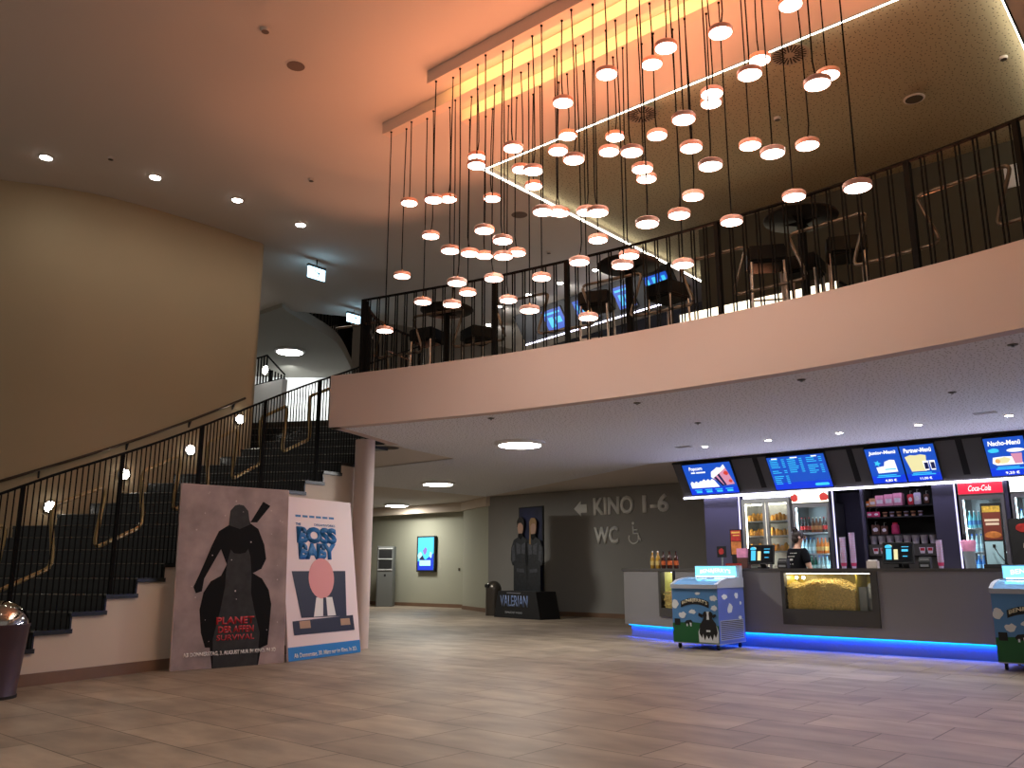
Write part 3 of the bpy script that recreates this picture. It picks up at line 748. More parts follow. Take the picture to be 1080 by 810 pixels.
# popcorn display sunk in the counter front
POPCORN = mat('popcorn_butter_yellow', rgb(236, 206, 128), .8, mottle=(40, .25))
HONEY = mat('display_back_honey', rgb(196, 170, 70), .35, mottle=(3, .15))
GLASS = bpy.data.materials.new('clear_glass'); GLASS.use_nodes = True
nt = GLASS.node_tree; nt.nodes.clear()
o_ = nt.nodes.new('ShaderNodeOutputMaterial'); mx = nt.nodes.new('ShaderNodeMixShader'); tr = nt.nodes.new('ShaderNodeBsdfTransparent'); gl = nt.nodes.new('ShaderNodeBsdfGlossy')
gl.inputs['Roughness'].default_value = .03; mx.inputs[0].default_value = .05; tr.inputs[0].default_value = (.96, .98, .97, 1)
nt.links.new(tr.outputs[0], mx.inputs[1]); nt.links.new(gl.outputs[0], mx.inputs[2]); nt.links.new(mx.outputs[0], o_.inputs[0])
def frame_box(b, x0, x1, z0, z1, y0, y1, l, r, bt, tp, m=None):
    b.box(x0, x0 + l, y0, y1, z0, z1, m); b.box(x1 - r, x1, y0, y1, z0, z1, m)
    b.box(x0 + l, x1 - r, y0, y1, z0, z0 + bt, m); b.box(x0 + l, x1 - r, y0, y1, z1 - tp, z1, m)
pd = thing('popcorn_display', 'lit glass display full of popcorn built into the counter front', 'display case', (KO.x, KO.y, 0))
x0, x1 = D1X
b = B(); frame_box(b, x0, x1, .34, 1.072, -.03, .07, .05, .085, .21, .03); b.make('frame', GREYDARK, pd)
b = B(); b.box(x0 + .05, x1 - .085, .0, .006, .55, 1.04); b.make('glass_pane', GLASS, pd)
b = B(); b.box(x0 + .03, x1 - .05, .48, .495, .4, 1.07); b.box(x0 + .03, x1 - .05, .07, .48, .4, .415); b.box(x0 + .03, x0 + .04, .07, .48, .4, 1.07); b.box(x1 - .31, x1 - .30, .07, .48, .4, 1.07)
b.make('inner_lining', HONEY, pd)
b = B(); b.box(x0 + .06, x1 - .12, .035, .075, 1.035, 1.045); b.make('lamp', L_WARM, pd)
for dx in (.07, .17):
    B().ball((x0 + dx + .03, .3, .98), .022, .022, .022, 10).make('bulb', glow('lamp_bulb_warm', (1, .92, .7), 18) if dx < .1 else bpy.data.materials['lamp_bulb_warm'], pd)
# heap of popcorn: hill-shaped crowd of kernels
pc = B(); r = random.Random(5)
HK = [(0, .855), (.15, .835), (.4, .905), (.7, .90), (1, .82)]
def hill(u):
    for (a, h0), (c, h1) in zip(HK, HK[1:]):
        if u <= c + 1e-6:
            t = (u - a) / (c - a); t = t * t * (3 - 2 * t); return h0 + (h1 - h0) * t
ico = bmesh.new(); bmesh.ops.create_icosphere(ico, subdivisions=1, radius=1)
iv = [v.co.copy() for v in ico.verts]; ifc = [[v.index for v in f.verts] for f in ico.faces]; ico.free()
px0, px1 = x0 + .06, x1 - .33
def kernel(c, s):
    vs = []
    q = Matrix.Rotation(r.uniform(0, 6), 3, Vector((r.uniform(-1, 1), r.uniform(-1, 1), r.uniform(-1, 1) + .01)).normalized())
    for co_ in iv:
        vs.append(pc.bm.verts.new(c + (q @ co_) * s * r.uniform(.65, 1.25)))
    for f in ifc: pc.bm.faces.new([vs[i] for i in f])
for i in range(3000):
    u = r.random(); X = px0 + u * (px1 - px0); top = hill(u) + .02 * r.random()
    if r.random() < .62: y = .03 + .02 * r.random(); z = .555 + (top - .555) * r.random()
    else: y = .05 + .40 * r.random(); z = top - .01 * r.random() + .05 * math.sin((y - .05) / .4 * PI)
    kernel(Vector((X, y, z)), .0135)
bk = []
for i in range(25):
    u = i / 24; bk.append((px0 + u * (px1 - px0), hill(u) - .015))
pc.prism([(px0, .42)] + bk + [(px1, .42)], .05, .44, 'y')
o = pc.make('popcorn', POPCORN, None); o.location = (KO.x, KO.y, 0)
tag(o, 'heap of yellow popcorn behind the glass of the counter display', 'popcorn', kind='stuff')
# steel scoop compartment at the display's end
b = B(); b.box(x1 - .29, x1 - .19, .1, .46, .42, .86); b.make('steel_divider', STEEL, pd)
t = thing('paper_bag_stack', 'pale patterned paper bags standing at the end of the popcorn display', 'paper bags', (KO.x + x1 - .15, KO.y + .2, .56))
b = B(); b.box(-.05, .05, -.04, .04, 0, .15); b.make('steel_holder', STEEL, t)
for k in range(4): B().box(-.04, .04, -.03 + k * .018, -.02 + k * .018, .14, .33 + k * .006).make('paper_bag', mat('bag_print', rgb(214, 216, 212), .7, mottle=(30, .35)) if k == 0 else bpy.data.materials['bag_print'], t)
B().box(-.06, .06, -.08, .05, -.15, 0).make('plinth_block', GREYDARK, t)
# second display in the angled end
wd = thing('snack_display', 'small lit display with popcorn in the angled end of the counter', 'display case', (KO.x, KO.y, 0), A1)
b = B(); frame_box(b, W2X[0], W2X[1], .36, 1.072, -.03, .07, .05, .03, .13, .02); b.make('frame', GREYDARK, wd)
b = B(); b.box(W2X[0] + .05, W2X[1] - .03, .0, .006, .49, 1.05); b.make('glass_pane', GLASS, wd)
b = B(); b.box(W2X[0], W2X[1] + .4, .45, .46, .4, 1.07); b.box(W2X[0], W2X[0] + .01, .06, .45, .4, 1.07); b.box(W2X[1] + .39, W2X[1] + .4, .06, .45, .4, 1.07); b.box(W2X[0], W2X[1] + .4, .06, .45, .4, .41)
b.make('inner_lining', mat('display_back_lime', rgb(196, 196, 120), .4), wd)
b = B(); b.box(W2X[0] + .06, W2X[1] + .3, .2, .24, 1.045, 1.06); b.make('lamp', L_WARM, wd)
for dx in (.08, .2): B().ball((W2X[0] + dx, .35, .99), .02, .02, .02, 10).make('bulb', bpy.data.materials['lamp_bulb_warm'], wd)
b = B(); b.box(W2X[0] + .02, W2X[1] + .36, .1, .44, .80, .806); b.make('glass_shelf', GLASS, wd)
pc = B()
for i in range(520):
    u = r.random(); X = W2X[0] + .06 + u * .5; y = .03 + .3 * r.random() ** 2; z = .5 + (.22 + .03 * math.sin(u * 9)) * (r.random() if y < .08 else 1)
    kernel(Vector((X, y, z)), .0135)
pc.box(W2X[0] + .05, W2X[1] + .2, .06, .36, .42, .70)
o = pc.make('popcorn', POPCORN, None); o.location = (KO.x, KO.y, 0); o.rotation_euler = (0, 0, A1)
tag(o, 'smaller heap of popcorn in the display at the counter end beside the freezer', 'popcorn', kind='stuff')

# ------------------------------------------------------------------ ICE-CREAM FREEZERS
SKY = mat('freezer_print_sky_blue', rgb(86, 140, 196), .4)
SKY2 = mat('freezer_print_side_blue', rgb(104, 124, 206), .4)
MEADOW = mat('freezer_print_meadow_green', rgb(24, 96, 52), .45)
CLOUD = mat('print_cloud_white', rgb(226, 232, 238), .5)
COWB = mat('print_black', rgb(16, 18, 22), .5)
LIDGREY = mat('lid_frame_grey', rgb(176, 184, 198), .4)
L_SIGN = glow('freezer_sign_cyan', (.12, .62, 1), 2.2)
L_TUBE = glow('freezer_tube_cyan_white', (.45, .85, 1), 5)
LIDGLASS = mat('freezer_lid_glass', rgb(120, 170, 220), .05, spec=.6, trans=.0)
def freezer(loc, rz, label, header_h):
    t = thing('ice_cream_freezer', label, 'freezer', loc, rz, group='cow-print ice cream freezers')
    w, d = .36, .40
    b = B(); b.box(-w, w, -d, d, .09, .84); b.make('cabinet', SKY, t)
    b = B(); b.prism([(-w - .002, .09), (w + .002, .09), (w + .002, .33), (w * .3, .36), (-w * .2, .37), (-w - .002, .35)], -d - .003, -d, 'y'); b.make('meadow_print', MEADOW, t)
    for sx in (-1, 1): B().box(min(sx * w, sx * (w + .003)), max(sx * w, sx * (w + .003)), -d, d, .09, .84).make('side_print', SKY2, t)
    # curved glass lid sloping up to the back, framed by grey rails
    prof = [(-d - .02, .84), (-d - .02, .89), (-d + .12, .945), (-d + .32, .975), (d - .22, .985), (d + .0, .98), (d + .0, .84)]
    b = B()
    for x in (-w - .012, w - .03): b.prism(prof, x, x + .042, 'x')
    b.box(-w, w, -d - .03, -d + .03, .83, .885); b.box(-w, w, d - .12, d, .84, .98)
    b.make('lid_frame', LIDGREY, t)
    top = prof[1:5]
    b = B()
    for (y0, z0), (y1, z1) in zip(top, top[1:]):
        b.box(-w + .03, w - .03, 0, math.hypot(y1 - y0, z1 - z0), -.008, 0, Matrix.Translation((0, y0, z0 - .012)) @ Matrix.Rotation(math.atan2(z1 - z0, y1 - y0), 4, 'X'))
    b.make('glass_lid', LIDGLASS, t)
    b = B(); b.box(-.012, .012, -d + .1, d - .2, .968, .985); b.box(-w + .03, w - .03, -.01, .01, .976, .99); b.make('lid_bar', LIDGREY, t)
    b = B(); b.box(-w + .05, w - .05, d - .17, d - .14, .985, 1.0); b.make('light_tube', L_TUBE, t)
    # header sign
    hx0, hx1 = -w + .0, w - .0
    b = B(); b.box(hx0, hx1, d - .10, d, .98, .98 + header_h); b.make('sign_box', LIDGREY, t)
    b = B(); b.box(hx0 + .012, hx1 - .05, d - .104, d - .10, .995, .965 + header_h); b.make('sign_face', L_SIGN, t)
    text('sign_lettering', "BEN&JERRY'S", SCR_WHITE, t, -.02, .98 + header_h * .5, .5, header_h * .45, d - .105, bold=.03, arch=.02)
    # printed banner, clouds, cow
    n = 14; pts = []
    for i in range(n + 1): u = i / n - .5; pts.append((u * .44, .655 - 4 * u * u * .05 + .045))
    for i in range(n + 1): u = .5 - i / n; pts.append((u * .44, .655 - 4 * u * u * .05 - .04))
    b = B(); b.prism(pts, -d - .005, -d - .003, 'y'); b.make('banner_print', COWB, t)
    text('banner_lettering', "BEN&JERRY'S", mat('print_cream', rgb(236, 228, 200), .5) if 'print_cream' not in bpy.data.materials else bpy.data.materials['print_cream'], t, 0, .645, .40, .06, -d - .006, bold=.03, arch=.045)
    b = B()
    for i, (x, z, rx, rz_) in enumerate(((-.31, .615, .05, .06), (-.2, .46, .06, .045), (-.04, .51, .05, .032), (.30, .70, .055, .04), (.30, .57, .05, .035), (.05, .76, .04, .02))):
        B().prism(blob(14, rx, rz_, x, z, .25, i), -d - .005, -d - .0035, 'y').make('cloud_print', CLOUD, t)
    for i, (y, z, ry, rz_) in enumerate(((-.2, .72, .08, .035), (.16, .73, .05, .04), (-.05, .55, .07, .07), (.28, .62, .03, .025), (.25, .42, .05, .03))):
        B().prism(blob(14, ry, rz_, y, z, .25, 9 + i), w + .003, w + .006, 'x').make('cloud_print', CLOUD, t)
    # cow seen from the front, standing in the meadow
    cx = .2
    b = B(); b.prism([(cx - .15, .10), (cx + .15, .10), (cx + .155, .25), (cx + .13, .33), (cx - .12, .33), (cx - .155, .24)], -d - .006, -d - .0035, 'y'); b.make('cow_body_white', CLOUD, t)
    b = B()
    b.prism([(cx - .13, .33), (cx - .14, .22), (cx - .10, .16), (cx - .085, .22), (cx - .06, .13), (cx - .03, .2), (cx, .15), (cx + .03, .2), (cx + .06, .13), (cx + .085, .22), (cx + .11, .17), (cx + .14, .24), (cx + .12, .36), (cx + .07, .42), (cx - .07, .42)], -d - .008, -d - .006, 'y')
    b.prism([(cx - .06, .40), (cx + .06, .40), (cx + .075, .49), (cx + .05, .52), (cx - .05, .52), (cx - .075, .49)], -d - .009, -d - .006, 'y')
    b.prism([(cx - .06, .47), (cx - .14, .50), (cx - .15, .46), (cx - .09, .43)], -d - .009, -d - .006, 'y'); b.prism([(cx + .06, .47), (cx + .12, .49), (cx + .13, .46), (cx + .08, .43)], -d - .009, -d - .006, 'y')
    b.make('cow_print_black', COWB, t)
    # small cow behind
    b = B()
    b.prism([(-.15, .33), (-.05, .33), (-.045, .38), (-.07, .40), (-.14, .39), (-.17, .36)], -d - .0055, -d - .004, 'y')
    b.make('small_cow_print', COWB, t)
    B().prism([(-.33, .32), (-.24, .32), (-.24, .41), (-.33, .41)], -d - .0055, -d - .004, 'y').make('dark_badge_print', COWB, t)
    b = B(); b.prism([(cx - .02, .41), (cx + .02, .41), (cx + .015, .49), (cx + .022, .52), (cx - .022, .52), (cx - .012, .48)], -d - .011, -d - .009, 'y')
    b.prism([(cx - .03, .245), (cx + .03, .245), (cx + .03, .27), (cx - .03, .27)], -d - .011, -d - .008, 'y')
    b.prism([(-.14, .31), (-.12, .31), (-.12, .345), (-.14, .345)], -d - .0065, -d - .0055, 'y'); b.prism([(-.08, .31), (-.06, .31), (-.06, .36), (-.09, .36)], -d - .0065, -d - .0055, 'y')
    b.make('cow_print_white', CLOUD, t)
    # vent grille on the right side
    b = B(); b.box(w + .003, w + .008, -d + .03, d - .06, .13, .40); b.make('vent_panel', LIDGREY, t)
    b = B()
    for k in range(11): b.box(w + .008, w + .0095, -d + .05, d - .08, .145 + k * .023, .157 + k * .023)
    b.make('vent_slot', GREYDARK, t)
    b = B(); b.box(-w, w, -d, d, .075, .09); b.make('base_frame', LIDGREY, t)
    for sx in (-1, 1):
        for sy in (-1, 1):
            b = B(); b.lathe([(.0, -.012), (.034, -.012), (.034, .012), (0, .012)], 14).xf(Matrix.Translation((sx * (w - .06), sy * (d - .07), .034)) @ Matrix.Rotation(PI / 2, 4, 'Y'))
            b.box(sx * (w - .06) - .016, sx * (w - .06) + .016, sy * (d - .07) - .02, sy * (d - .07) + .02, .06, .08)
            b.make('caster', BLACKMATT, t, smooth=True)
    return t
freezer((-6.13, 11.42, 0), 0, 'ice cream freezer standing before the kink of the counter, its vent grille in view', .17)
freezer((-2.0, 11.42, 0), 0, 'ice cream freezer cut by the picture edge, farther along the counter', .17)

# ------------------------------------------------------------------ MENU FASCIA
TILT = math.radians(33.7)
fas = thing('menu_fascia', 'long dark tilted fascia over the counter edged with a cool white strip', 'menu board', (-7.79, 13.8, 2.38), 0, TILT)
b = B(); b.box(0, 9.2, 0, .025, 0, .70); b.make('panel', FASCIA, fas)
b = B(); b.box(0, 9.2, -.012, .012, .68, .71); b.make('top_edge', BLACKMATT, fas)
b = B(); b.box(-.01, 9.2, -.02, .01, -.03, -.005); b.make('light_strip', L_VIOLET, fas)
for u in (1.53, 3.11, 4.68, 6.3):
    B().box(u, u + .09, -.004, .0, .095, .685).make('slot', BLACKMATT, fas)
strip_light((-3.2, 13.76, 2.335), 9.1, .02, 60, (.74, .68, 1), (0, -1, -.6))
def screen(u0, u1, label):
    o = thing('menu_screen', label, 'menu screen', (-7.79, 13.8, 2.38), 0, TILT, group='menu screens over the counter')
    B().box(u0 - .012, u1 + .012, -.05, -.001, .05, .68).make('casing', BLACKMATT, o)
    B().box(u0, u1, -.052, -.05, .062, .668).make('display', SCR_BLUE, o)
    B().box(u0, u1, -.0535, -.052, .062, .19).make('price_band', SCR_BLUE2, o)
    return o
Y0 = -.054
s1 = screen(.21, 1.13, 'menu screen nearest the column, showing a striped popcorn tub')
text('heading', 'Popcorn', SCR_WHITE, s1, .45, .575, .26, .09, Y0, bold=.02, shear=.15)
bars('small_print', SCR_WHITE, s1, [(.34, .42, .49, .515), (.44, .62, .49, .515)], Y0)
cp = [(.26, .2)]
for i in range(13): cp.append((.26 + i * .04, .30 + .035 * (i % 2) + (.03 if i > 5 else 0)))
cp += [(.8, .2)]
b = B(); b.prism(cp, Y0 - .001, Y0, 'y')
b.prism([(.70, .40), (.73, .50), (.80, .54), (.86, .58), (.93, .57), (1.0, .63), (1.02, .55), (.74, .36)], Y0 - .001, Y0, 'y'); b.make('popcorn_picture', SCR_WHITE, s1)
b = B(); b.prism([(.73, .37), (1.02, .56), (1.10, .24), (.92, .22)], Y0 - .002, Y0 - .001, 'y'); b.make('tub_picture', SCR_PINK, s1)
b = B()
b.prism([(.75, .385), (.79, .41), (.90, .22), (.86, .215)], Y0 - .003, Y0 - .002, 'y'); b.prism([(.83, .435), (.87, .46), (.95, .225), (.91, .22)], Y0 - .003, Y0 - .002, 'y'); b.make('tub_stripe', SCR_NAVY, s1)
b = B(); b.prism(blob(10, .045, .04, 1.0, .46), Y0 - .003, Y0 - .002, 'y'); b.prism(blob(10, .035, .03, 1.04, .3), Y0 - .003, Y0 - .002, 'y'); b.make('tub_spot', SCR_RED, s1)
b = B()
for i in range(4):
    b.box(.30 + i * .2, .44 + i * .2, Y0 - .001, Y0, .15, .165); b.box(.32 + i * .2, .43 + i * .2, Y0 - .001, Y0, .10, .135)
b.make('price_print', SCR_CYAN, s1)
s2 = screen(1.80, 2.76, 'menu screen filled with columns of small drink prices')
b = B(); r = random.Random(11)
for cx, n in ((1.84, 15), (2.14, 9), (2.46, 9)):
    for k in range(n):
        z = .61 - k * .034
        if r.random() < .15 or z < .1: continue
        b.box(cx, cx + r.uniform(.1, .17), Y0 - .001, Y0, z, z + .012); b.box(cx + .2, cx + .25, Y0 - .001, Y0, z, z + .012)
b.make('price_list_print', SCR_CYAN, s2)
bars('heading_print', SCR_WHITE, s2, [(1.88, 1.98, .63, .65), (2.2, 2.32, .63, .65), (2.55, 2.64, .63, .65)], Y0)
b = B(); b.prism([(2.5, .1), (2.7, .1), (2.72, .12), (2.7, .15), (2.5, .15), (2.48, .12)], Y0 - .001, Y0, 'y'); b.make('button_print', SCR_CYAN, s2)
def menu(u0, u1, label, title, price):
    o = screen(u0, u1, label); w = u1 - u0; c = (u0 + u1) / 2
    text('heading', title, SCR_WHITE, o, c, .585, w * .82, .075, Y0, bold=.03, shear=.15)
    text('price', price, SCR_WHITE, o, c + .02, .105, w * .35, .05, Y0, bold=.02)
    bars('small_print', SCR_CYAN, o, [(c - w * .3, c + w * .25, .192, .207), (c - w * .35, c + w * .36, .165, .18)], Y0)
    return o, w, c
o, w, c = menu(3.40, 3.89, 'left of the paired menu screens, with a small snack box and blue star', 'Junior-Menü', '4,80 €')
b = B(); b.prism([(c - .13, .24), (c + .16, .25), (c + .15, .45), (c + .08, .46), (c, .43), (c - .02, .36), (c - .14, .34)], Y0 - .001, Y0, 'y'); b.make('snack_box_picture', SCR_WHITE, o)
b = B(); b.prism([(c - .11 + (.055 if k % 2 == 0 else .025) * math.cos(k * PI / 5), .41 + (.055 if k % 2 == 0 else .025) * math.sin(k * PI / 5)) for k in range(10)], Y0 - .0015, Y0, 'y'); b.box(c - .02, c + .14, Y0 - .002, Y0 - .001, .29, .31); b.make('star_picture', SCR_CYAN, o)
o, w, c = menu(3.915, 4.39, 'right of the paired menu screens, with a big popcorn tub and two cups', 'Partner-Menü', '11,00 €')
b = B(); b.prism([(c - .15, .23), (c + .06, .23), (c + .1, .49), (c + .03, .51), (c - .05, .5), (c - .12, .51), (c - .2, .48)], Y0 - .001, Y0, 'y'); b.make('tub_picture', SCR_YELLOW, o)
b = B(); b.prism([(c + .04, .24), (c + .10, .24), (c + .11, .4), (c + .03, .4)], Y0 - .002, Y0 - .001, 'y'); b.prism([(c + .13, .24), (c + .19, .24), (c + .2, .4), (c + .12, .4)], Y0 - .002, Y0 - .001, 'y'); b.make('cup_picture', SCR_WHITE, o)
b = B(); b.box(c + .045, c + .1, Y0 - .003, Y0 - .002, .26, .37); b.box(c + .135, c + .19, Y0 - .003, Y0 - .002, .26, .37); b.make('cola_picture', SCR_NAVY, o)
o, w, c = menu(5.05, 5.55, 'menu screen showing a tray of nachos and a large pink cup', 'Nacho-Menü', '9,20 €')
b = B(); b.prism([(c - .2, .27), (c - .15, .235), (c + .18, .235), (c + .16, .36), (c - .05, .37), (c - .18, .36)], Y0 - .001, Y0, 'y'); b.prism(blob(16, .11, .03, c + .12, .46, .0), Y0 - .001, Y0, 'y'); b.make('tray_picture', SCR_WHITE, o)
b = B(); b.prism(blob(14, .1, .05, c - .06, .31, .2), Y0 - .002, Y0 - .001, 'y'); b.make('nacho_picture', SCR_YELLOW, o)
b = B(); b.prism(blob(9, .035, .035, c - .13, .3, .1), Y0 - .003, Y0 - .002, 'y'); b.make('dip_picture', SCR_ORANGE, o)
b = B(); b.prism([(c + .08, .25), (c + .17, .25), (c + .19, .41), (c + .05, .41)], Y0 - .002, Y0 - .001, 'y'); b.make('cup_picture', SCR_PINK, o)
b = B(); b.prism(blob(12, .07, .035, c - .15, .47, .1), Y0 - .001, Y0, 'y'); b.make('badge_picture', SCR_CYAN, o)
o = screen(5.575, 6.2, 'menu screen at the picture edge beside the nacho screen')
b = B(); b.prism(blob(16, .12, .12, 5.9, .4, .1), Y0 - .001, Y0, 'y'); b.make('meal_picture', SCR_YELLOW, o)

# ------------------------------------------------------------------ BACK BAR
VIOLET = mat('panel_violet_grey', rgb(104, 102, 132), .6)
DARKV = mat('panel_dark_violet', rgb(72, 70, 92), .6)
bb = thing('back_bar_wall', 'dark violet panelled back bar with niches behind the counter', 'back bar', (-7.42, 13.85, 0))
def bx(b, x0, x1, y0, y1, z0, z1): b.box(x0 + 7.42, x1 + 7.42, y0 - 13.85, y1 - 13.85, z0, z1)
b = B(); bx(b, -7.42, -6.78, 13.85, 14.6, 0, 2.38); b.make('end_panel', VIOLET, bb)
b = B(); bx(b, -7.42, 1.6, 14.6, 14.7, 0, 2.9); b.make('back_panel', DARKV, bb)
b = B(); bx(b, -7.42, 1.6, 13.86, 14.6, 2.36, 2.42); b.make('header_panel', BLACKMATT, bb)
b = B(); bx(b, -4.67, -4.63, 13.85, 14.6, 0, 2.36); bx(b, -3.60, -3.3, 13.85, 14.6, 0, 2.36); bx(b, -2.64, -2.59, 13.85, 14.6, 0, 2.36); b.make('upright_panel', DARKV, bb)
b = B(); bx(b, -5.06, -4.67, 13.95, 14.6, 0, 1.0); bx(b, -4.63, -3.6, 13.95, 14.6, 0, 1.28); b.make('base_cabinet', GREYDARK, bb)
for x in (-6.77, -5.13, -3.31):
    b = B(); bx(b, x + .012, x + .032, 13.845, 13.86, .9, 2.36); b.make('light_edge', L_EDGE, bb)
def shell(b, x0, x1, y0, y1, z0, z1, t=.035):
    b.box(x0, x0 + t, y0, y1, z0, z1); b.box(x1 - t, x1, y0, y1, z0, z1)
    b.box(x0 + t, x1 - t, y0, y1, z0, z0 + t); b.box(x0 + t, x1 - t, y0, y1, z1 - t, z1); b.box(x0 + t, x1 - t, y1 - t, y1, z0 + t, z1 - t)
# warming cabinet with two glass doors
wc = thing('warming_cabinet', 'tall steel cabinet with two glass doors and lit snack shelves', 'display cabinet', (-6.72, 13.88, 0))
b = B(); shell(b, 0, .9, 0, .62, .05, 2.29); b.make('body', STEEL, wc)
b = B(); b.box(.03, .87, .03, .06, 2.30, 2.335); b.make('top_light', L_VIOLET, wc)
for x in (.02, .455):
    d = B(); frame_box(d, x, x + .425, .1, 2.27, -.03, 0, .05, .05, .06, .06)
    d = d.make('door', STEEL, wc)
    B().box(x + .05, x + .375, -.016, -.012, .16, 2.21).make('glass', GLASS, d)
    B().tube([(x + (.405 if x < .1 else .02), -.05, .9), (x + (.405 if x < .1 else .02), -.05, 1.5)], .01, 8).make('handle', CHROME, d)
for z in (1.15, 1.40, 1.66, 1.91): B().box(.04, .86, .04, .58, z - .02, z).make('shelf', STEEL, wc)
for x in (.05, .445): B().box(x, x + .02, .03, .05, .6, 2.2).make('light_tube', L_WARM, wc)
B().box(.05, .85, .3, .34, 2.2, 2.22).make('lamp', L_WARM, wc)
PASTRY = mat('pastry_golden', rgb(222, 160, 66), .7, mottle=(12, .3))
first = None; k = 0
rp = random.Random(2)
for z in (1.66, 1.91, 1.40):
    for x in (.10, .17, .24, .31, .38, .50, .57, .64, .71, .78):
        p = (-6.72 + x, 13.88 + .12 + rp.uniform(-.02, .02), z)
        lb = f'golden filled snack bag, {ORD[int(x * 100 // 7) - 1 if x < .45 else int((x - .05) * 100 // 7) - 1]} along the {"upper" if z > 1.9 else "middle" if z > 1.6 else "lower"} shelf of the lit steel cabinet'
        if first is None:
            first = tag(B().lathe([(0, 0), (.034, .0), (.042, .05), (.036, .09), (.02, .12), (0, .125)], 10, sx=1, sy=.8).make('snack_bag', PASTRY, None, smooth=True), lb, 'snack', 'snack bags in the lit cabinet'); first.location = p
        else:
            c_ = first.copy(); COL.objects.link(c_); c_.location = p; c_.rotation_euler = (0, 0, rp.uniform(0, 6)); c_.scale = (1, 1, rp.uniform(.75, 1.15)); c_['label'] = lb
# drinks fridges
def fridge(x, w, label, header_mat, handle_side, body_mat, cat='drinks fridge'):
    t = thing('drinks_fridge', label, cat, (x, 13.88, 0), group='drinks fridges behind the counter')
    b = B(); shell(b, 0, w, 0, .62, .05, 2.17); b.make('body', body_mat, t)
    b = B(); b.box(0, w, -.03, .3, 2.17, 2.35); b.make('header_box', body_mat, t)
    b = B(); b.box(.012, w - .012, -.034, -.03, 2.18, 2.34); b.make('header_sign', header_mat, t)
    d = B(); frame_box(d, 0.01, w - .01, .12, 2.15, -.035, -.005, .045, .045, .06, .05); d = d.make('door', body_mat, t)
    B().box(.055, w - .055, -.022, -.018, .18, 2.1).make('glass', GLASS, d)
    hx = w - .03 if handle_side > 0 else .03
    B().tube([(hx, -.06, .8), (hx, -.06, 1.6)], .011, 8).make('handle', BLACKMATT, d)
    for z in (.45, .75, 1.06, 1.35, 1.69): B().box(.04, w - .04, .05, .56, z - .015, z).make('shelf', WHITEPAINT, t)
    for hx in (.045, w - .06): B().box(hx, hx + .015, .02, .035, .4, 2.1).make('light_tube', L_FRIDGE, t)
    return t
f1 = fridge(-5.80, .63, 'drinks fridge with a glowing white header, behind the person', glow('header_warm_white', (1, .93, .7), 3.0), 1, STEEL)
B().prism(blob(12, .06, .07, .06, 2.26, .15), -.036, -.034, 'y').make('header_print_red', SCR_RED, f1); B().prism(blob(12, .08, .07, .55, 2.26, .15, 4), -.036, -.034, 'y').make('header_print_orange', SCR_RED, f1)
f2 = fridge(-3.25, .61, 'drinks fridge with a red header and blue lit shelves', glow('header_red', rgb(225, 30, 60), 1.1), -1, STEEL)
text('header_lettering', 'Coca-Cola', SCR_WHITE, f2, .3, 2.26, .3, .085, -.035, bold=.015, shear=.3)
f3 = fridge(-2.57, .95, 'wide fridge of clear bottles at the picture edge', glow('header_soft_white', (.9, .92, 1), 2.2), 1, STEEL)
def bottle(nm, prof, m, capm, labm, labz):
    o = B().lathe(prof, 14).make(nm, m, None, smooth=True)
    B().lathe([(prof[-1][0] * 1.15, prof[-1][1] - .012), (prof[-1][0] * 1.15, prof[-1][1] + .006), (0, prof[-1][1] + .006)], 10).make('cap', capm, o)
    rr_ = max(p[0] for p in prof) + .001
    B().lathe([(rr_, labz[0]), (rr_, labz[1])], 14).make('paper_label', labm, o)
    return o
BP = [(0, 0), (.030, 0), (.032, .01), (.032, .12), (.024, .16), (.012, .19), (.011, .235)]
PB = {}
for nm, c, cc, lc in (('amber', (120, 60, 20), (230, 220, 200), (200, 120, 60)), ('clear', (170, 205, 215), (40, 90, 190), (210, 235, 240)), ('orange', (225, 120, 40), (220, 60, 30), (240, 190, 110)), ('green', (40, 110, 90), (200, 200, 205), (180, 215, 210)), ('blue', (70, 140, 220), (230, 235, 240), (150, 200, 240)), ('cola', (40, 20, 18), (200, 30, 30), (205, 40, 40)), ('teal', (110, 190, 200), (240, 240, 240), (60, 120, 180))):
    PB[nm] = (mat('bottle_' + nm, rgb(*c), .15), mat('cap_' + nm, rgb(*cc), .4), mat('label_' + nm, rgb(*lc), .5))
pb = {}
def put_bottle(kind, x, y, z, label, group, s=1.):
    if kind not in pb:
        o = bottle('bottle', BP, *PB[kind], (.045, .105)); pb[kind] = o
    else:
        src = pb[kind]; o = src.copy(); COL.objects.link(o)
        for ch in src.children: c = ch.copy(); COL.objects.link(c); c.parent = o
    o.location = (x, y, z); o.scale = (s, s, s); tag(o, label, 'bottle', group)
def fill(x0, w, rows, nm):
    n = int((w - .12) / .062)
    for z, kinds, zn in rows:
        for k in range(n):
            put_bottle(kinds[k * len(kinds) // n], x0 + .065 + .031 + k * .062, 14.0, z, f'{kinds[k * len(kinds) // n]} drink bottle, {ORD[k]} on the {zn} shelf of the {nm}', 'bottles in the ' + nm, 1.05)
fill(-5.80, .63, ((1.69, ['cola', 'amber', 'cola'], 'top'), (1.35, ['clear', 'orange'], 'second'), (1.06, ['green', 'clear'], 'third')), 'fridge behind the person')
fill(-3.25, .61, ((1.69, ['teal', 'blue', 'teal'], 'top'), (1.35, ['clear', 'green', 'teal'], 'second'), (1.06, ['blue'], 'third')), 'fridge with the red header')
fill(-2.57, .95, ((1.69, ['clear'], 'top'), (1.35, ['orange', 'clear', 'clear'], 'second'), (1.06, ['clear'], 'third')), 'wide edge fridge')
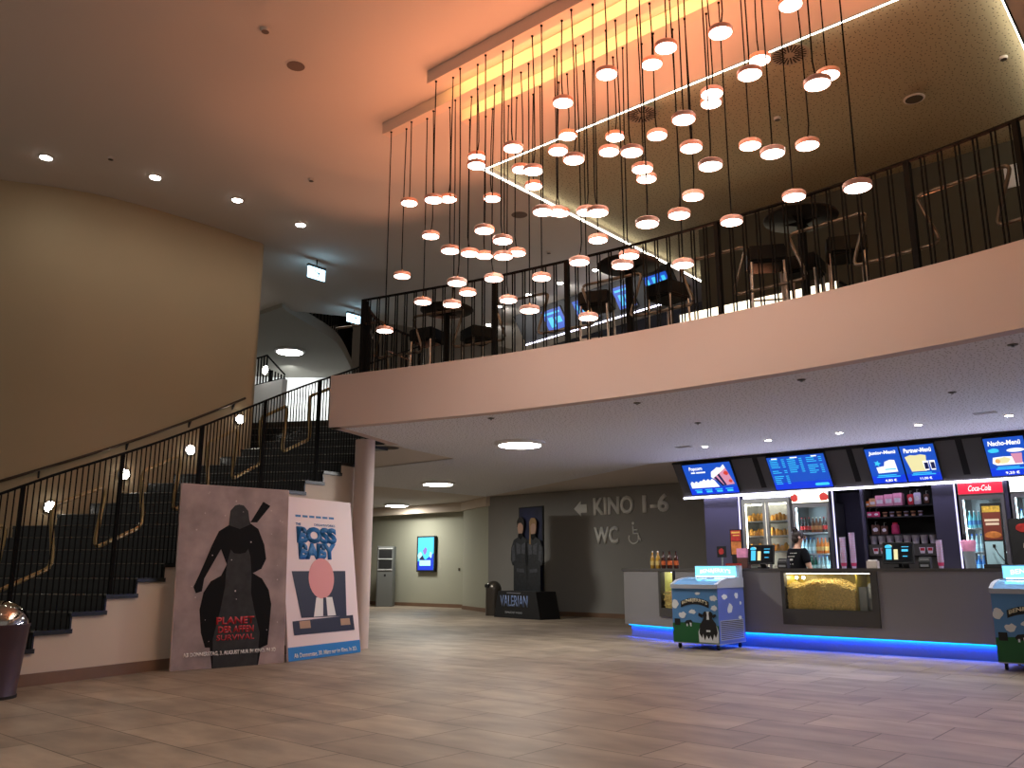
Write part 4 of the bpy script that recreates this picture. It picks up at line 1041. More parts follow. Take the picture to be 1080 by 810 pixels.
# sweets shelf
sh = thing('sweets_shelf', 'black open shelf unit with pink sweets boxes and bags', 'shelf', (-4.63, 13.9, 1.28))
b = B(); b.box(0, 1.03, .35, .37, 0, 1.08); b.make('back', BLACKMATT, sh)
for z in (.02, .35, .62, .785): B().box(0, 1.03, .0, .35, z - .02, z).make('board', BLACKMATT, sh)
for x in (0, 1.01): B().box(x, x + .02, 0, .35, 0, 1.08).make('side_panel', BLACKMATT, sh)
SZ = lambda z: 1.28 + z
CARTON = {n: mat('carton_' + n, rgb(*c), .55, mottle=(14, .2)) for n, c in (('pink', (226, 150, 190)), ('orange', (236, 130, 50)), ('peach', (226, 170, 130)), ('red', (200, 30, 60)), ('lilac', (200, 190, 225)), ('white', (226, 220, 236)), ('brown', (92, 56, 48)), ('magenta', (214, 60, 120)))}
def carton(x, z, w, h, d, c, label, name='sweets_box', cat='box', lid=True):
    o = B().box(-w / 2, w / 2, 0, d, 0, h).make(name, CARTON[c], None, bevel=.004); o.location = (x, 13.93, SZ(z)); tag(o, label, cat)
    b = B(); b.box(-w * .35, w * .35, -.002, .0, h * .25, h * .6); b.make('printed_panel', CARTON['white'] if c != 'white' else CARTON['pink'], o)
    return o
carton(-4.59, .785, .06, .09, .1, 'orange', 'small orange sweets box at the end of the top sweets shelf')
carton(-4.51, .785, .1, .13, .1, 'peach', 'peach sweets carton beside the orange box on the top sweets shelf')
for k in range(3): carton(-4.40 + k * .135, .785, .13, .17 + .012 * k, .14, 'pink', f'big pink sweets box with ruffled top, {ORD[k]} of three on the top sweets shelf')
def pouch(x, z, w, h, c, label, hang=False):
    b = B()
    b.prism([(-w / 2, .0), (w / 2, 0), (w * .46, h * .5), (w / 2, h * .86), (w * .48, h), (-w * .48, h), (-w / 2, h * .86), (-w * .46, h * .5)], .0, .04, 'y')
    o = b.make('sweets_bag', CARTON[c], None, bevel=.008); o.location = (x, 13.93, SZ(z)); tag(o, label, 'sweets bag')
    b = B(); b.prism(blob(12, w * .3, h * .22, 0, h * .5, .1), -.0015, 0, 'y'); b.make('printed_panel', CARTON['white' if c != 'white' else 'red'], o)
    b = B(); b.tube([(0, .02, h), (0, .02, h + .05), (0, .12, h + .055)], .004, 6); b.make('hook' if hang else 'top_seal', STEEL, o)
pouch(-3.94, .79, .085, .16, 'red', 'red hanging sweets bag beside the pink boxes')
pouch(-3.84, .79, .10, .18, 'lilac', 'pale lilac hanging sweets bag beside the red bag')
pouch(-3.71, .80, .075, .14, 'brown', 'dark hanging sweets bag at the far end of the top shelf')
pouch(-4.57, .62, .1, .085, 'magenta', 'pink crumpled sweets bag at the start of the second shelf')
pouch(-4.47, .62, .1, .085, 'magenta', 'pink crumpled sweets bag beside the snack tubs')
for k in range(6):
    o = B().lathe([(0, 0), (.026, 0), (.036, .07), (.039, .075), (.0, .078)], 12).make('snack_tub', CARTON['peach' if k % 2 == 0 else 'lilac'], None, smooth=True)
    o.location = (-4.35 + k * .105, 13.98, SZ(.62)); tag(o, f'small snack tub, {ORD[k]} in the row on the second sweets shelf', 'tub', 'snack tubs')
    B().lathe([(.0345, .028), (.0375, .06)], 12).make('paper_band', CARTON['brown'], o)
pouch(-4.50, .35, .13, .15, 'brown', 'dark brown sweets bag on the third shelf')
pouch(-4.37, .35, .1, .13, 'brown', 'second dark brown sweets bag next to the pink jar')
o = B().lathe([(0, 0), (.05, 0), (.062, .02), (.055, .13), (.036, .155), (.036, .175), (0, .18)], 16).make('sweets_jar', CARTON['magenta'], None, smooth=True); o.location = (-4.22, 14.0, SZ(.35)); tag(o, 'rounded pink sweets jar on the third shelf', 'jar')
B().lathe([(.038, .155), (.038, .18), (0, .182)], 16).make('lid', CARTON['red'], o)
for k in range(8):
    o = B().lathe([(0, 0), (.045, 0), (.058, .13), (.060, .135), (0, .137)], 14).make('paper_tub', CARTON['white'], None, smooth=True)
    o.location = (-4.56 + k * .125, 13.99, SZ(.2)); tag(o, f'white paper tub, {ORD[k]} in the row below the sweets shelves', 'tub', 'white paper tubs')
    B().lathe([(.049, .04), (.054, .09)], 14).make('printed_band', CARTON['lilac'], o)
t = thing('cup_printed_panel', 'grey drawer front printed with three cups behind the till', 'drawer', (-4.605, 13.88, 1.302))
B().box(0, .98, 0, .3, 0, .17).make('front', GREYDARK, t)
for x in (.1, .21, .33, .78, .89): B().prism([(x - .03, .03), (x + .03, .03), (x + .045, .12), (x - .045, .12)], -.003, 0, 'y').make('cup_print', CARTON['white'], t)
b = B()
for x in (.1, .21, .78, .89): b.box(x - .03, x + .03, -.005, -.003, .07, .11)
b.make('cup_print_red', CARTON['red'], t)
# stacked paper cups on the counter
CUPW = mat('cup_white_violet', rgb(206, 196, 226), .5); CUPR = mat('cup_red_print', rgb(205, 60, 110), .5)
cup0 = None
for si, (x, y, n) in enumerate(((-4.50, 12.45, 11), (-4.38, 12.5, 13), (-4.46, 12.33, 6), (-3.22, 12.46, 9))):
    for k in range(n):
        lb = f'paper cup, {ORD[k]} from the bottom of the {["red and white", "tallest", "shortest", "slim red"][si]} cup stack on the counter'
        if cup0 is None:
            cup0 = B().lathe([(.0, .0), (.028, 0), (.040, .10), (.043, .104), (.040, .106)], 14).make('paper_cup', CUPW, None, smooth=True)
            B().lathe([(.0325, .03), (.0385, .075)], 14).make('printed_band', CUPR, cup0)
            o = cup0
        else:
            o = cup0.copy(); COL.objects.link(o); c = cup0.children[0].copy(); COL.objects.link(c); c.parent = o
        o.location = (x, y, 1.11 + k * .033); tag(o, lb, 'cup', 'paper cup stacks')
# tills
def till(x, y, rz, label, first=[None]):
    if first[0]: return dup(first[0], (x, y, 1.11), rz, label)
    t = thing('till_monitor', label, 'till', (x, y, 1.11), rz, group='tills on the counter')
    m_ = Matrix.Translation((0, 0, .2)) @ Matrix.Rotation(-.22, 4, 'X')
    B().box(-.2, .2, -.02, .02, -.14, .15, m_).make('casing', BLACKMATT, t, bevel=.006)
    B().box(-.185, .185, -.0225, -.02, -.12, .135, m_).make('display', mat('till_display_black', rgb(14, 16, 20), .2), t)
    b = B(); b.box(-.15, -.08, -.0245, -.0225, -.09, .06, m_); b.ball(m_ @ Vector((-.12, -.023, .08)), .045, .002, .035, 12); b.make('picture_blue', SCR_CYAN, t)
    b = B(); b.box(-.05, .0, -.0245, -.0225, -.09, .05, m_); b.ball(m_ @ Vector((-.11, -.0245, .095)), .04, .002, .02, 12); b.make('picture_cream', SCR_YELLOW, t)
    b = B(); b.box(.05, .13, -.0245, -.0225, .02, .05, m_); b.box(.05, .14, -.0245, -.0225, .08, .088, m_); b.box(.06, .12, -.0245, -.0225, -.05, -.04, m_); b.make('screen_text', SCR_CYAN, t)
    B().box(-.07, .07, .0, .14, .0, .02).make('foot', BLACKMATT, t, bevel=.004)
    B().tube([(0, .08, .01), (0, .06, .18)], .025, 10).make('neck', BLACK, t)
    first[0] = t; return t
till(-5.70, 12.35, .1, 'black till monitor on the counter next to the person')
till(-3.72, 12.35, .1, 'black till monitor on the counter before the sweets shelf')
def printer(x, label):
    t = thing('receipt_printer', label, 'receipt printer', (x, 12.4, 1.11), .1, group='receipt printers')
    B().prism([(-.07, 0), (.09, 0), (.09, .15), (.0, .15), (-.07, .09)], -.07, .07, 'x').make('housing', BLACKMATT, t, bevel=.005)
    B().box(-.055, .055, -.05, .0, .115, .118).make('paper_slip', WHITEPAINT, t)
    B().box(-.05, .05, -.074, -.07, .02, .05).make('front_label', STEEL, t)
printer(-5.38, 'black receipt printer between the first till and the person')
printer(-3.40, 'black receipt printer beside the till in front of the sweets shelf')
def terminal(x, y, label):
    t = thing('card_terminal', label, 'card terminal', (x, y, 1.11), .2)
    m_ = Matrix.Rotation(-.5, 4, 'X')
    B().box(-.04, .04, -.09, .09, .02, .045, m_).make('housing', BLACKMATT, t, bevel=.006)
    B().box(-.03, .03, .02, .075, .045, .047, m_).make('display', STEEL, t)
    B().box(-.03, .03, -.075, 0, .045, .049, m_).make('keypad', WHITEPAINT, t)
terminal(-5.55, 12.08, 'small card terminal in front of the first till')
terminal(-3.55, 12.08, 'small card terminal in front of the second till')
# promo stands
REDP = mat('promo_red', rgb(170, 40, 36), .5, mottle=(20, .35)); ORP = mat('promo_orange', rgb(196, 120, 60), .5, mottle=(18, .35))
t = thing('promo_stand', 'tall narrow red promotion board on the counter before the steel cabinet', 'counter sign', (-6.17, 12.5, 1.11))
B().box(-.1, .1, -.01, .01, .2, .6).make('board', BLACKMATT, t); B().box(-.085, .085, -.013, -.01, .42, .585).make('poster_red', REDP, t); B().box(-.085, .085, -.013, -.01, .215, .41).make('poster_orange', ORP, t); B().box(-.06, .06, -.05, .05, 0, .2).make('foot', BLACKMATT, t)
bars('print_line', mat('print_gold', rgb(220, 180, 90), .5), t, [(-.07, .07, .54, .565), (-.05, .06, .5, .515)], -.0135)
t = thing('promo_sign', 'small black sign with a red crest at the counter end of the tills', 'counter sign', (-6.38, 12.4, 1.11))
B().box(-.075, .075, -.01, .01, .17, .34).make('board', BLACKMATT, t); B().prism(blob(12, .045, .05, 0, .26, .12), -.013, -.01, 'y').make('crest', REDP, t); B().box(-.01, .01, -.008, .008, 0, .17).make('post', STEEL, t); B().box(-.05, .05, -.04, .04, 0, .012).make('foot', STEEL, t)
t = thing('sweets_dispenser', 'pink and clear box of small sweets beside the red promotion board', 'box', (-5.99, 12.35, 1.11))
B().box(-.085, .085, -.06, .06, .0, .16).make('tray', CARTON['brown'], t, bevel=.004); B().box(-.085, .085, -.062, .062, .16, .3).make('pink_box', CARTON['pink'], t, bevel=.004)
t = thing('small_red_box', 'low red box on the counter in front of the sweets dispenser', 'box', (-6.05, 12.12, 1.11))
B().box(-.11, .11, -.05, .05, 0, .075).make('box_body', REDP, t, bevel=.004); B().box(-.08, .08, -.052, -.05, .02, .05).make('printed_panel', ORP, t)
t = thing('napkin_box', 'low pale paper box beside the second till', 'box', (-4.05, 12.3, 1.11))
B().box(-.07, .07, -.06, .06, 0, .1).make('box_body', mat('paper_cream', rgb(196, 182, 172), .7), t, bevel=.004); B().box(-.05, .05, -.04, .04, .1, .115).make('napkins', WHITEPAINT, t)
t = thing('promo_tablet', 'tall black tilted board with a burger picture and pale blue base', 'counter sign', (-2.57, 12.5, 1.11), 0)
m_ = Matrix.Rotation(-.08, 4, 'X')
B().box(-.125, .125, -.015, .015, .05, .84, m_).make('board', BLACKMATT, t, bevel=.006)
B().box(-.105, .105, -.018, -.015, .36, .80, m_).make('poster', mat('promo_maroon', rgb(110, 46, 34), .5), t)
b = B(); b.box(-.085, .085, -.0195, -.018, .6, .63, m_); b.box(-.075, .08, -.0195, -.018, .55, .58, m_); b.make('print_line', mat('print_pale', rgb(224, 206, 180), .5), t)
b = B(); b.box(-.105, .105, -.0195, -.018, .72, .80, m_); b.make('print_yellow', mat('promo_yellow', rgb(196, 160, 60), .5, mottle=(24, .5)), t)
b = B(); b.ball(m_ @ Vector((0, -.019, .42)), .1, .003, .05, 14); b.make('burger_picture', ORP, t)
b = B(); b.prism([(-.1, .05), (.1, .05), (.105, .34), (-.105, .34)], -.0185, -.015, 'y'); b.xf(m_); b.make('pale_base', mat('promo_pale_blue', rgb(170, 210, 222), .4), t)
B().box(-.015, .015, -.03, -.018, .26, .3, m_).make('socket', BLACKMATT, t)
B().tube([(0, -.03, .28), (.05, -.05, .18), (.13, -.04, .06), (.16, .02, .01)], .006, 6).make('cord', BLACKMATT, t)
B().box(-.13, .13, -.08, .08, 0, .05).make('foot', BLACKMATT, t, bevel=.004)
t = thing('dark_dispenser', 'tall dark drinks dispenser with a red badge at the picture edge', 'dispenser', (-2.2, 12.5, 1.11))
B().box(-.16, .16, -.12, .15, 0, .62).make('housing', BLACKMATT, t, bevel=.008); B().prism(blob(16, .08, .055, 0, .5, .05), -.124, -.12, 'y').make('badge', REDP, t); B().box(-.12, .12, -.2, -.12, 0, .03).make('drip_tray', STEEL, t); B().tube([(0, -.12, .3), (0, -.16, .3), (0, -.16, .25)], .012, 8).make('tap', CHROME, t)
t = thing('candy_cup', 'clear cup of pink sweets in front of the red-topped fridge', 'cup', (-2.86, 12.45, 1.11))
B().lathe([(0, 0), (.06, 0), (.075, .22), (.07, .22)], 18).make('cup_body', mat('frosted_cup', rgb(140, 150, 160), .2), t, smooth=True); B().lathe([(.072, .2), (.095, .34), (.085, .36), (.0, .365)], 18).make('sweets', CARTON['pink'], t, smooth=True)
# bottles standing on the counter end
for i, (dx, dy, k) in enumerate(((.0, .0, 'amber2'), (.055, .09, 'amber2'), (.1, .0, 'amber2'), (.16, .08, 'cola2'), (.21, .0, 'cola2'), (.27, .08, 'cola2'), (.33, .0, 'cola2'), (.40, .08, 'cola2'))):
    if k not in PB:
        c = (176, 134, 50) if k == 'amber2' else (60, 26, 18)
        PB[k] = (mat('bottle_' + k, rgb(*c), .12), mat('cap_' + k, rgb(225, 222, 214) if k == 'amber2' else rgb(30, 26, 26), .4), mat('label_' + k, rgb(214, 190, 120) if k == 'amber2' else rgb(206, 100, 50), .5))
    put_bottle(k, -7.66 + dx * 1.15, 12.42 - dx * .25 + dy, 1.11, f'{"yellow" if k == "amber2" else "dark brown"} glass bottle on the counter end, {ORD[i]} in its group', 'bottles on the counter end', 1.17)
# ================================================================== WALL LETTERING
LETTER = mat('letter_pale_grey', rgb(240, 240, 236), .6)
t = thing('wall_sign', 'raised pale direction lettering and arrow on the grey wall beside the kiosk', 'wall sign', (-10.85, 16.7, 2.0))
text('letters_cinema', 'KINO', LETTER, t, -.46, .56, 1.13, .42, -.001, bold=.03, thick=.03)
text('letters_hall_numbers', '1-6', LETTER, t, .69, .56, .68, .41, -.001, bold=.03, thick=.03)
text('letters_toilet', 'WC', LETTER, t, -.68, -.12, .68, .40, -.001, bold=.03, thick=.03)
b = B(); b.prism([(-1.60, .53), (-1.40, .71), (-1.40, .63), (-1.22, .63), (-1.22, .43), (-1.40, .43), (-1.40, .35)], -.03, -.001, 'y'); b.make('arrow', LETTER, t)
b = B(); ring = [(.08 + .13 * math.cos(a), -.20 + .13 * math.sin(a)) for a in [PI * .85 + i * PI * 1.25 / 14 for i in range(15)]]
b.tube([(x, -.012, z) for x, z in ring], .018, 6); b.tube([(.07, -.012, .07), (.07, -.012, -.1), (.2, -.012, -.1), (.26, -.012, -.28)], .02, 6); b.tube([(.07, -.012, -.02), (.18, -.012, -.02)], .016, 6); b.ball((.07, -.012, .13), .035, .012, .035, 12)
b.make('wheelchair_pictogram', LETTER, t)

# ================================================================== POSTERS LEANING ON THE STAIR WALL
def mapper(TL, TR, BR, BL, w, h):
    def f(cx, cy):
        u = .5; v = .5
        for _ in range(6):
            yt = TL[1] + (TR[1] - TL[1]) * u; yb = BL[1] + (BR[1] - BL[1]) * u; v = (cy - yt) / (yb - yt)
            xl = TL[0] + (BL[0] - TL[0]) * v; xr = TR[0] + (BR[0] - TR[0]) * v; u = (cx - xl) / (xr - xl)
        return ((u - .5) * w, (1 - v) * h)
    return f
SNOW = mat('poster_print_snow_grey', rgb(166, 150, 150), .6, mottle=(3.2, .3))
DARKP = mat('poster_print_black', rgb(17, 17, 19), .7, spec=.2)
DARKP2 = mat('poster_print_charcoal', rgb(40, 41, 42), .6, mottle=(9, .4))
REDT = mat('poster_print_red', rgb(176, 26, 36), .5)
WHT = mat('poster_print_white', rgb(232, 226, 222), .5)
p1 = thing('movie_poster', 'tall grey snowy poster with a dark hooded rider, leaning on the stair wall', 'poster', (-9.105, 5.555, .004), math.atan2(1.35, .16), math.radians(-3.1))
W1, H1 = 1.36, 2.07
b = B(); b.box(-W1 / 2, W1 / 2, 0, .03, 0, H1); b.make('board', CARD, p1)
b = B(); b.box(-W1 / 2 + .004, W1 / 2 - .004, -.002, 0, .004, H1 - .004); b.make('snow_print', SNOW, p1)
f = mapper((108, 103), (480, 130), (465, 740), (65, 770), W1, H1)
b = B()
b.prism([f(*q) for q in [(166, 640), (162, 560), (175, 500), (200, 460), (235, 440), (255, 400), (250, 372), (268, 350), (300, 356), (328, 350), (340, 380), (345, 430), (380, 450), (405, 490), (415, 540), (408, 620), (402, 680), (378, 690), (366, 752), (203, 764), (196, 690), (180, 690)]], -.0035, -.002, 'y')
b.make('horse_print', DARKP, p1)
b = B()
b.prism([f(*q) for q in [(150, 502), (142, 480), (160, 440), (185, 380), (205, 330), (228, 280), (262, 258), (276, 200), (298, 184), (322, 198), (338, 252), (366, 272), (388, 330), (395, 380), (378, 415), (345, 432), (255, 400), (235, 345), (205, 400), (178, 450), (170, 495)]], -.005, -.0035, 'y')
b.prism([f(*q) for q in [(338, 248), (384, 172), (410, 188), (362, 248)]], -.004, -.002, 'y')
b.make('hooded_rider_print', DARKP, p1)
b = B(); b.prism([f(*q) for q in [(262, 258), (268, 205), (284, 186), (298, 182), (314, 186), (330, 206), (336, 256), (300, 272)]], -.0056, -.005, 'y'); b.make('hood_print', DARKP2, p1)
b = B(); b.prism([f(*q) for q in [(254, 400), (262, 372), (268, 346), (280, 360), (300, 362), (320, 358), (330, 344), (338, 374), (342, 440), (340, 500), (352, 560), (372, 640), (362, 752), (206, 762), (206, 660), (232, 560), (248, 480)]], -.0062, -.0058, 'y'); b.make('horse_neck_print', DARKP2, p1)
def ftext(fm, par, nm, body, c0, c1, hpx, m, y, **k):
    a = fm(*c0); c = fm(*c1); e = fm(c0[0], c0[1] + hpx)
    return text(nm, body, m, par, (a[0] + c[0]) / 2, (a[1] + c[1]) / 2, c[0] - a[0], abs(a[1] - e[1]), y, **k)
ftext(f, p1, 'title_lettering', 'PLANET', (218, 598), (352, 594), 26, REDT, -.0068, bold=.04)
ftext(f, p1, 'title_lettering', 'DER AFFEN', (224, 628), (350, 624), 24, REDT, -.0068, bold=.04)
ftext(f, p1, 'title_lettering', 'SURVIVAL', (218, 656), (352, 652), 20, REDT, -.0068, bold=.02)
ftext(f, p1, 'date_lettering', 'AB DONNERSTAG, 3. AUGUST NUR IM KINO. IN 3D', (106, 717), (432, 697), 17, WHT, -.0072, bold=.04)
b = B(); rr2 = random.Random(8)
for i in range(26):
    cx, cy = rr2.uniform(115, 455), rr2.uniform(130, 690); x, z = f(cx, cy); s_ = rr2.uniform(.004, .011)
    b.prism(blob(7, s_, s_, x, z, .1, i), -.0065, -.0052, 'y')
b.make('snowflake_print', mat('poster_print_pale_snow', rgb(205, 192, 192), .6), p1)
B().tube([(0, .03, 1.2), (0, .13, .01)], .012, 6).make('easel_leg', BLACKMATT, p1)
p2 = thing('movie_poster', 'narrower white poster with blue title letters and a dark briefcase, leaning beside the column', 'poster', (-9.195, 6.985, .004), math.atan2(1.37, -.31), math.radians(-7.9))
W2, H2 = 1.39, 2.03
b = B(); b.box(-W2 / 2, W2 / 2, 0, .03, 0, H2); b.make('board', mat('poster_card_pale', rgb(236, 216, 216), .55), p2)
f = mapper((482, 150), (712, 168), (745, 705), (485, 737), W2, H2)
BLU = mat('poster_print_blue', rgb(18, 104, 168), .5); BLU2 = mat('poster_print_bright_blue', rgb(28, 124, 196), .5); NAVY = mat('poster_print_navy', rgb(26, 30, 52), .55); PINK = mat('poster_print_pink', rgb(226, 152, 152), .6)
b = B(); b.box(-W2 / 2, W2 / 2, -.002, 0, 0, f(486, 690)[1] + .0); b.make('blue_band', BLU2, p2)
ftext(f, p2, 'date_lettering', 'Ab Donnerstag, 30. März nur im Kino. In 3D.', (503, 718), (730, 695), 20, WHT, -.003, bold=.02)
ftext(f, p2, 'title_lettering', 'THE', (524, 252), (540, 253), 9, BLU, -.003, bold=.03)
ftext(f, p2, 'title_lettering', 'BOSS', (526, 290), (660, 296), 62, BLU, -.003, bold=.07, spacing=.86)
ftext(f, p2, 'title_lettering', 'BABY', (530, 350), (658, 352), 60, BLU, -.003, bold=.07, spacing=.86)
bars('small_print', BLU, p2, [(f(524 + i * 22, 223)[0], f(541 + i * 22, 223)[0], f(524, 227)[1] + .003, f(524, 219)[1] + .003) for i in range(6)], -.002)
ftext(f, p2, 'studio_lettering', 'DREAMWORKS', (584, 253), (655, 258), 9, BLU, -.003)
b = B(); b.prism([f(*q) for q in [(506, 424), (690, 420), (692, 580), (532, 588)]], -.0035, -.002, 'y'); b.prism([f(*q) for q in [(502, 600), (716, 576), (722, 628), (506, 648)]], -.005, -.0035, 'y'); b.make('briefcase_print', NAVY, p2)
b = B(); b.prism([f(*q) for q in [(524, 600), (560, 596), (562, 622), (526, 625)]], -.006, -.005, 'y'); b.prism([f(*q) for q in [(668, 590), (702, 587), (706, 610), (670, 613)]], -.006, -.005, 'y'); b.make('briefcase_latch_print', mat('poster_print_bronze', rgb(176, 140, 110), .5), p2)
b = B(); b.prism([f(604 + 44 * math.cos(a), 448 + 72 * math.sin(a)) for a in [2 * PI * i / 26 for i in range(26)]], -.0048, -.0036, 'y'); b.make('pink_oval_print', PINK, p2)
b = B(); b.prism([f(*q) for q in [(584, 516), (640, 514), (652, 578), (574, 584)]], -.0047, -.0036, 'y'); b.make('white_shape_print', WHT, p2)
b = B(); b.prism([f(*q) for q in [(608, 516), (618, 516), (622, 580), (606, 581)]], -.0055, -.0047, 'y'); b.make('dark_stripe_print', NAVY, p2)
B().tube([(0, .03, 1.2), (0, .2, .0)], .012, 6).make('easel_leg', BLACKMATT, p2)

# ================================================================== STANDEE
st = thing('cinema_standee', 'dark blue-black cardboard standee with two figures in front of the grey wall', 'standee', (-12.95, 15.45, 0), math.radians(-10))
b = B(); v = [(-.83, 0), (.83, 0), (.68, .60), (-.68, .60)]
b.prism(v, -.3, .3, 'y'); b.make('plinth', BLACKMATT, st)
SBLUE = mat('standee_print_night_blue', rgb(22, 26, 58), .6, mottle=(2.5, .5))
b = B(); b.box(-.44, .44, .14, .18, .6, 2.55); b.make('back_panel', BLACKMATT, st)
b = B(); b.box(-.41, .41, .136, .14, .62, 2.52); b.make('night_print', SBLUE, st)
CLOTH = mat('standee_print_dark_clothes', rgb(32, 34, 38), .6, mottle=(14, .4)); FACE = mat('standee_print_skin', rgb(150, 118, 102), .6); ARMOUR = mat('standee_print_armour', rgb(62, 64, 70), .5, mottle=(20, .4)); HAIRD = mat('standee_print_dark_hair', rgb(24, 20, 18), .7); HAIRL = mat('standee_print_fair_hair', rgb(128, 100, 66), .7)
def figure(x, s, flip, hair, long):
    g = lambda pts: [(x + flip * px * s, .6 + pz * s) for px, pz in pts]
    b = B(); b.prism(g([(-.26, 0), (.24, 0), (.25, .5), (.30, .85), (.30, 1.08), (.22, 1.19), (.09, 1.25), (.065, 1.34), (-.075, 1.34), (-.09, 1.25), (-.26, 1.18), (-.35, 1.0), (-.37, .72), (-.30, .58), (-.26, .62)]), .06, .08, 'y'); b.make('figure_print', CLOTH, st)
    b = B(); b.prism(g([(-.06, 1.30), (.04, 1.30), (.085, 1.38), (.10, 1.48), (.09, 1.60), (-.10, 1.60), (-.115, 1.47), (-.10, 1.38)]), .058, .08, 'y'); b.make('face_print', FACE, st)
    b = B(); b.prism(g([(-.125, 1.48), (-.13, 1.62), (-.06, 1.71), (.06, 1.71), (.13, 1.62), (.12, 1.42)] + ([(.13, 1.1), (.07, 1.08)] if long else []) + [(.085, 1.52), (.02, 1.58), (-.08, 1.57)]), .056, .08, 'y'); b.make('hair_print', hair, st)
    for q in ([(-.33, 1.0), (-.24, 1.08), (-.19, .72), (-.30, .66)], [(-.16, 1.12), (.0, 1.06), (.0, .86), (-.14, .84)], [(.03, 1.06), (.19, 1.12), (.16, .84), (.03, .86)], [(-.15, .52), (.12, .50), (.12, .42), (-.15, .44)]):
        B().prism(g(q), .057, .08, 'y').make('armour_print', ARMOUR, st)
    B().prism(g([(-.1, 1.26), (0, 1.18), (.09, 1.26), (.07, 1.33), (-.08, 1.33)]), .057, .0795, 'y').make('collar_print', DARKP, st)
figure(-.28, 1.0, 1, HAIRD, False); figure(.17, .98, -1, HAIRL, True)
text('title_lettering', 'VALERIAN', mat('standee_print_steel_blue', rgb(112, 132, 178), .4), st, -.1, .38, 1.0, .25, -.302, bold=.02)
text('date_lettering', 'DEMNÄCHST IM KINO', mat('standee_print_pale', rgb(170, 170, 176), .5), st, -.1, .13, .62, .05, -.302)
bars('small_print', mat('standee_print_grey', rgb(110, 110, 120), .5), st, [(-.35, .15, .55, .57)], -.301)
# domed bin beside the standee
BROWNMET = mat('brown_grey_metal', rgb(82, 76, 70), .3, .6)
t = thing('dome_bin', 'brown-grey waste bin with a domed top beside the standee', 'waste bin', (-14.25, 15.75, 0), math.radians(-20))
B().lathe([(.19, 0), (.19, .62)], 28).make('body', BROWNMET, t, smooth=True)
B().lathe([(.195, .62)] + [(.195 * math.cos(a), .62 + .2 * math.sin(a)) for a in [PI / 2 * i / 8 for i in range(1, 9)]], 28).make('dome', BROWNMET, t, smooth=True)
B().box(-.09, .09, -.2, -.12, .66, .74).make('flap', BLACKMATT, t, bevel=.01)
# dark violet bin at the bottom of the stairs
t = thing('waste_bin', 'tapered dark violet bin with a shiny domed lid at the foot of the stairs', 'waste bin', (-8.53, 2.88, 0))
B().lathe([(.212, 0), (.212, .03), (.208, .04), (.255, .60), (.262, .61), (.262, .625)], 32).make('body', mat('bin_dark_violet', rgb(74, 56, 66), .4), t, smooth=True)
B().lathe([(.216, 0), (.216, .025)], 32).make('base_ring', BLACKMATT, t)
B().lathe([(.25, .625)] + [(.25 * math.cos(a), .625 + .2 * math.sin(a)) for a in [PI / 2 * i / 8 for i in range(1, 9)]], 32).make('dome_lid', mat('mirror_chrome', rgb(190, 186, 182), .06, 1.), t, smooth=True)
B().ball((.21, -.12, .71), .05, .06, .05, 14).make('opening_flap', BLACKMATT, t, smooth=True)
# ticket machine, wall screen
t = thing('ticket_machine', 'tall grey machine with two dark screens against the far corridor wall', 'ticket machine', (-20.15, 17.4, 0), math.radians(38))
GM = mat('machine_grey', rgb(112, 114, 112), .5)
B().box(-.24, .24, -.2, .25, 0, 1.78).make('cabinet', GM, t, bevel=.01)
B().box(-.25, -.24, -.21, .26, 0, 1.80).make('side_panel', GREYDARK, t)
for z in (1.42, 1.12): B().box(-.2, .2, -.206, -.2, z, z + .25).make('display', BLACKMATT, t)
for z in (1.70, 1.39, 1.07): B().box(-.22, .22, -.22, -.2, z, z + .02).make('light_shelf', WHITEPAINT, t)
B().box(-.03, .03, -.206, -.2, .88, .95).make('card_slot', BLACKMATT, t)
t = thing('wall_screen', 'glowing cyan upright poster screen on the far corridor wall', 'screen', (-19.07, 18.1, 1.02))
B().box(-.40, .40, -.09, 0, 0, 1.06).make('casing', BLACKMATT, t)
B().box(-.34, .34, -.093, -.09, .05, 1.02).make('display', glow('screen_bright_cyan', rgb(70, 205, 250), 1.3), t)
b = B(); b.prism([(-.34, .30), (-.1, .42), (.0, .36), (.34, .55), (.34, .05), (-.34, .05)], -.095, -.093, 'y'); b.make('blue_picture', SCR_BLUE2, t)
b = B(); b.prism(blob(12, .1, .12, -.24, .47, .15), -.097, -.095, 'y'); b.box(-.26, .22, -.097, -.095, .18, .34); b.prism(blob(9, .06, .09, .22, .5, .3), -.097, -.095, 'y'); b.make('pale_picture', glow('screen_pale_cyan', rgb(170, 240, 255), 1.2), t)
b = B(); b.prism(blob(11, .09, .1, -.02, .62, .3), -.097, -.095, 'y'); b.make('violet_picture', glow('screen_violet', rgb(150, 120, 210), .9), t)
b = B(); b.prism([(-.3, .36), (-.12, .5), (-.05, .34)], -.0975, -.0955, 'y'); b.make('dark_picture', SCR_NAVY, t)
ws = B().box(0, .05, -.02, 0, 0, .08).make('wall_switch', BLACKMATT, None); ws.location = (-17.75, 18.1, 1.05)
tag(ws, 'tiny dark switch on the far corridor wall beside the corner', 'switch')

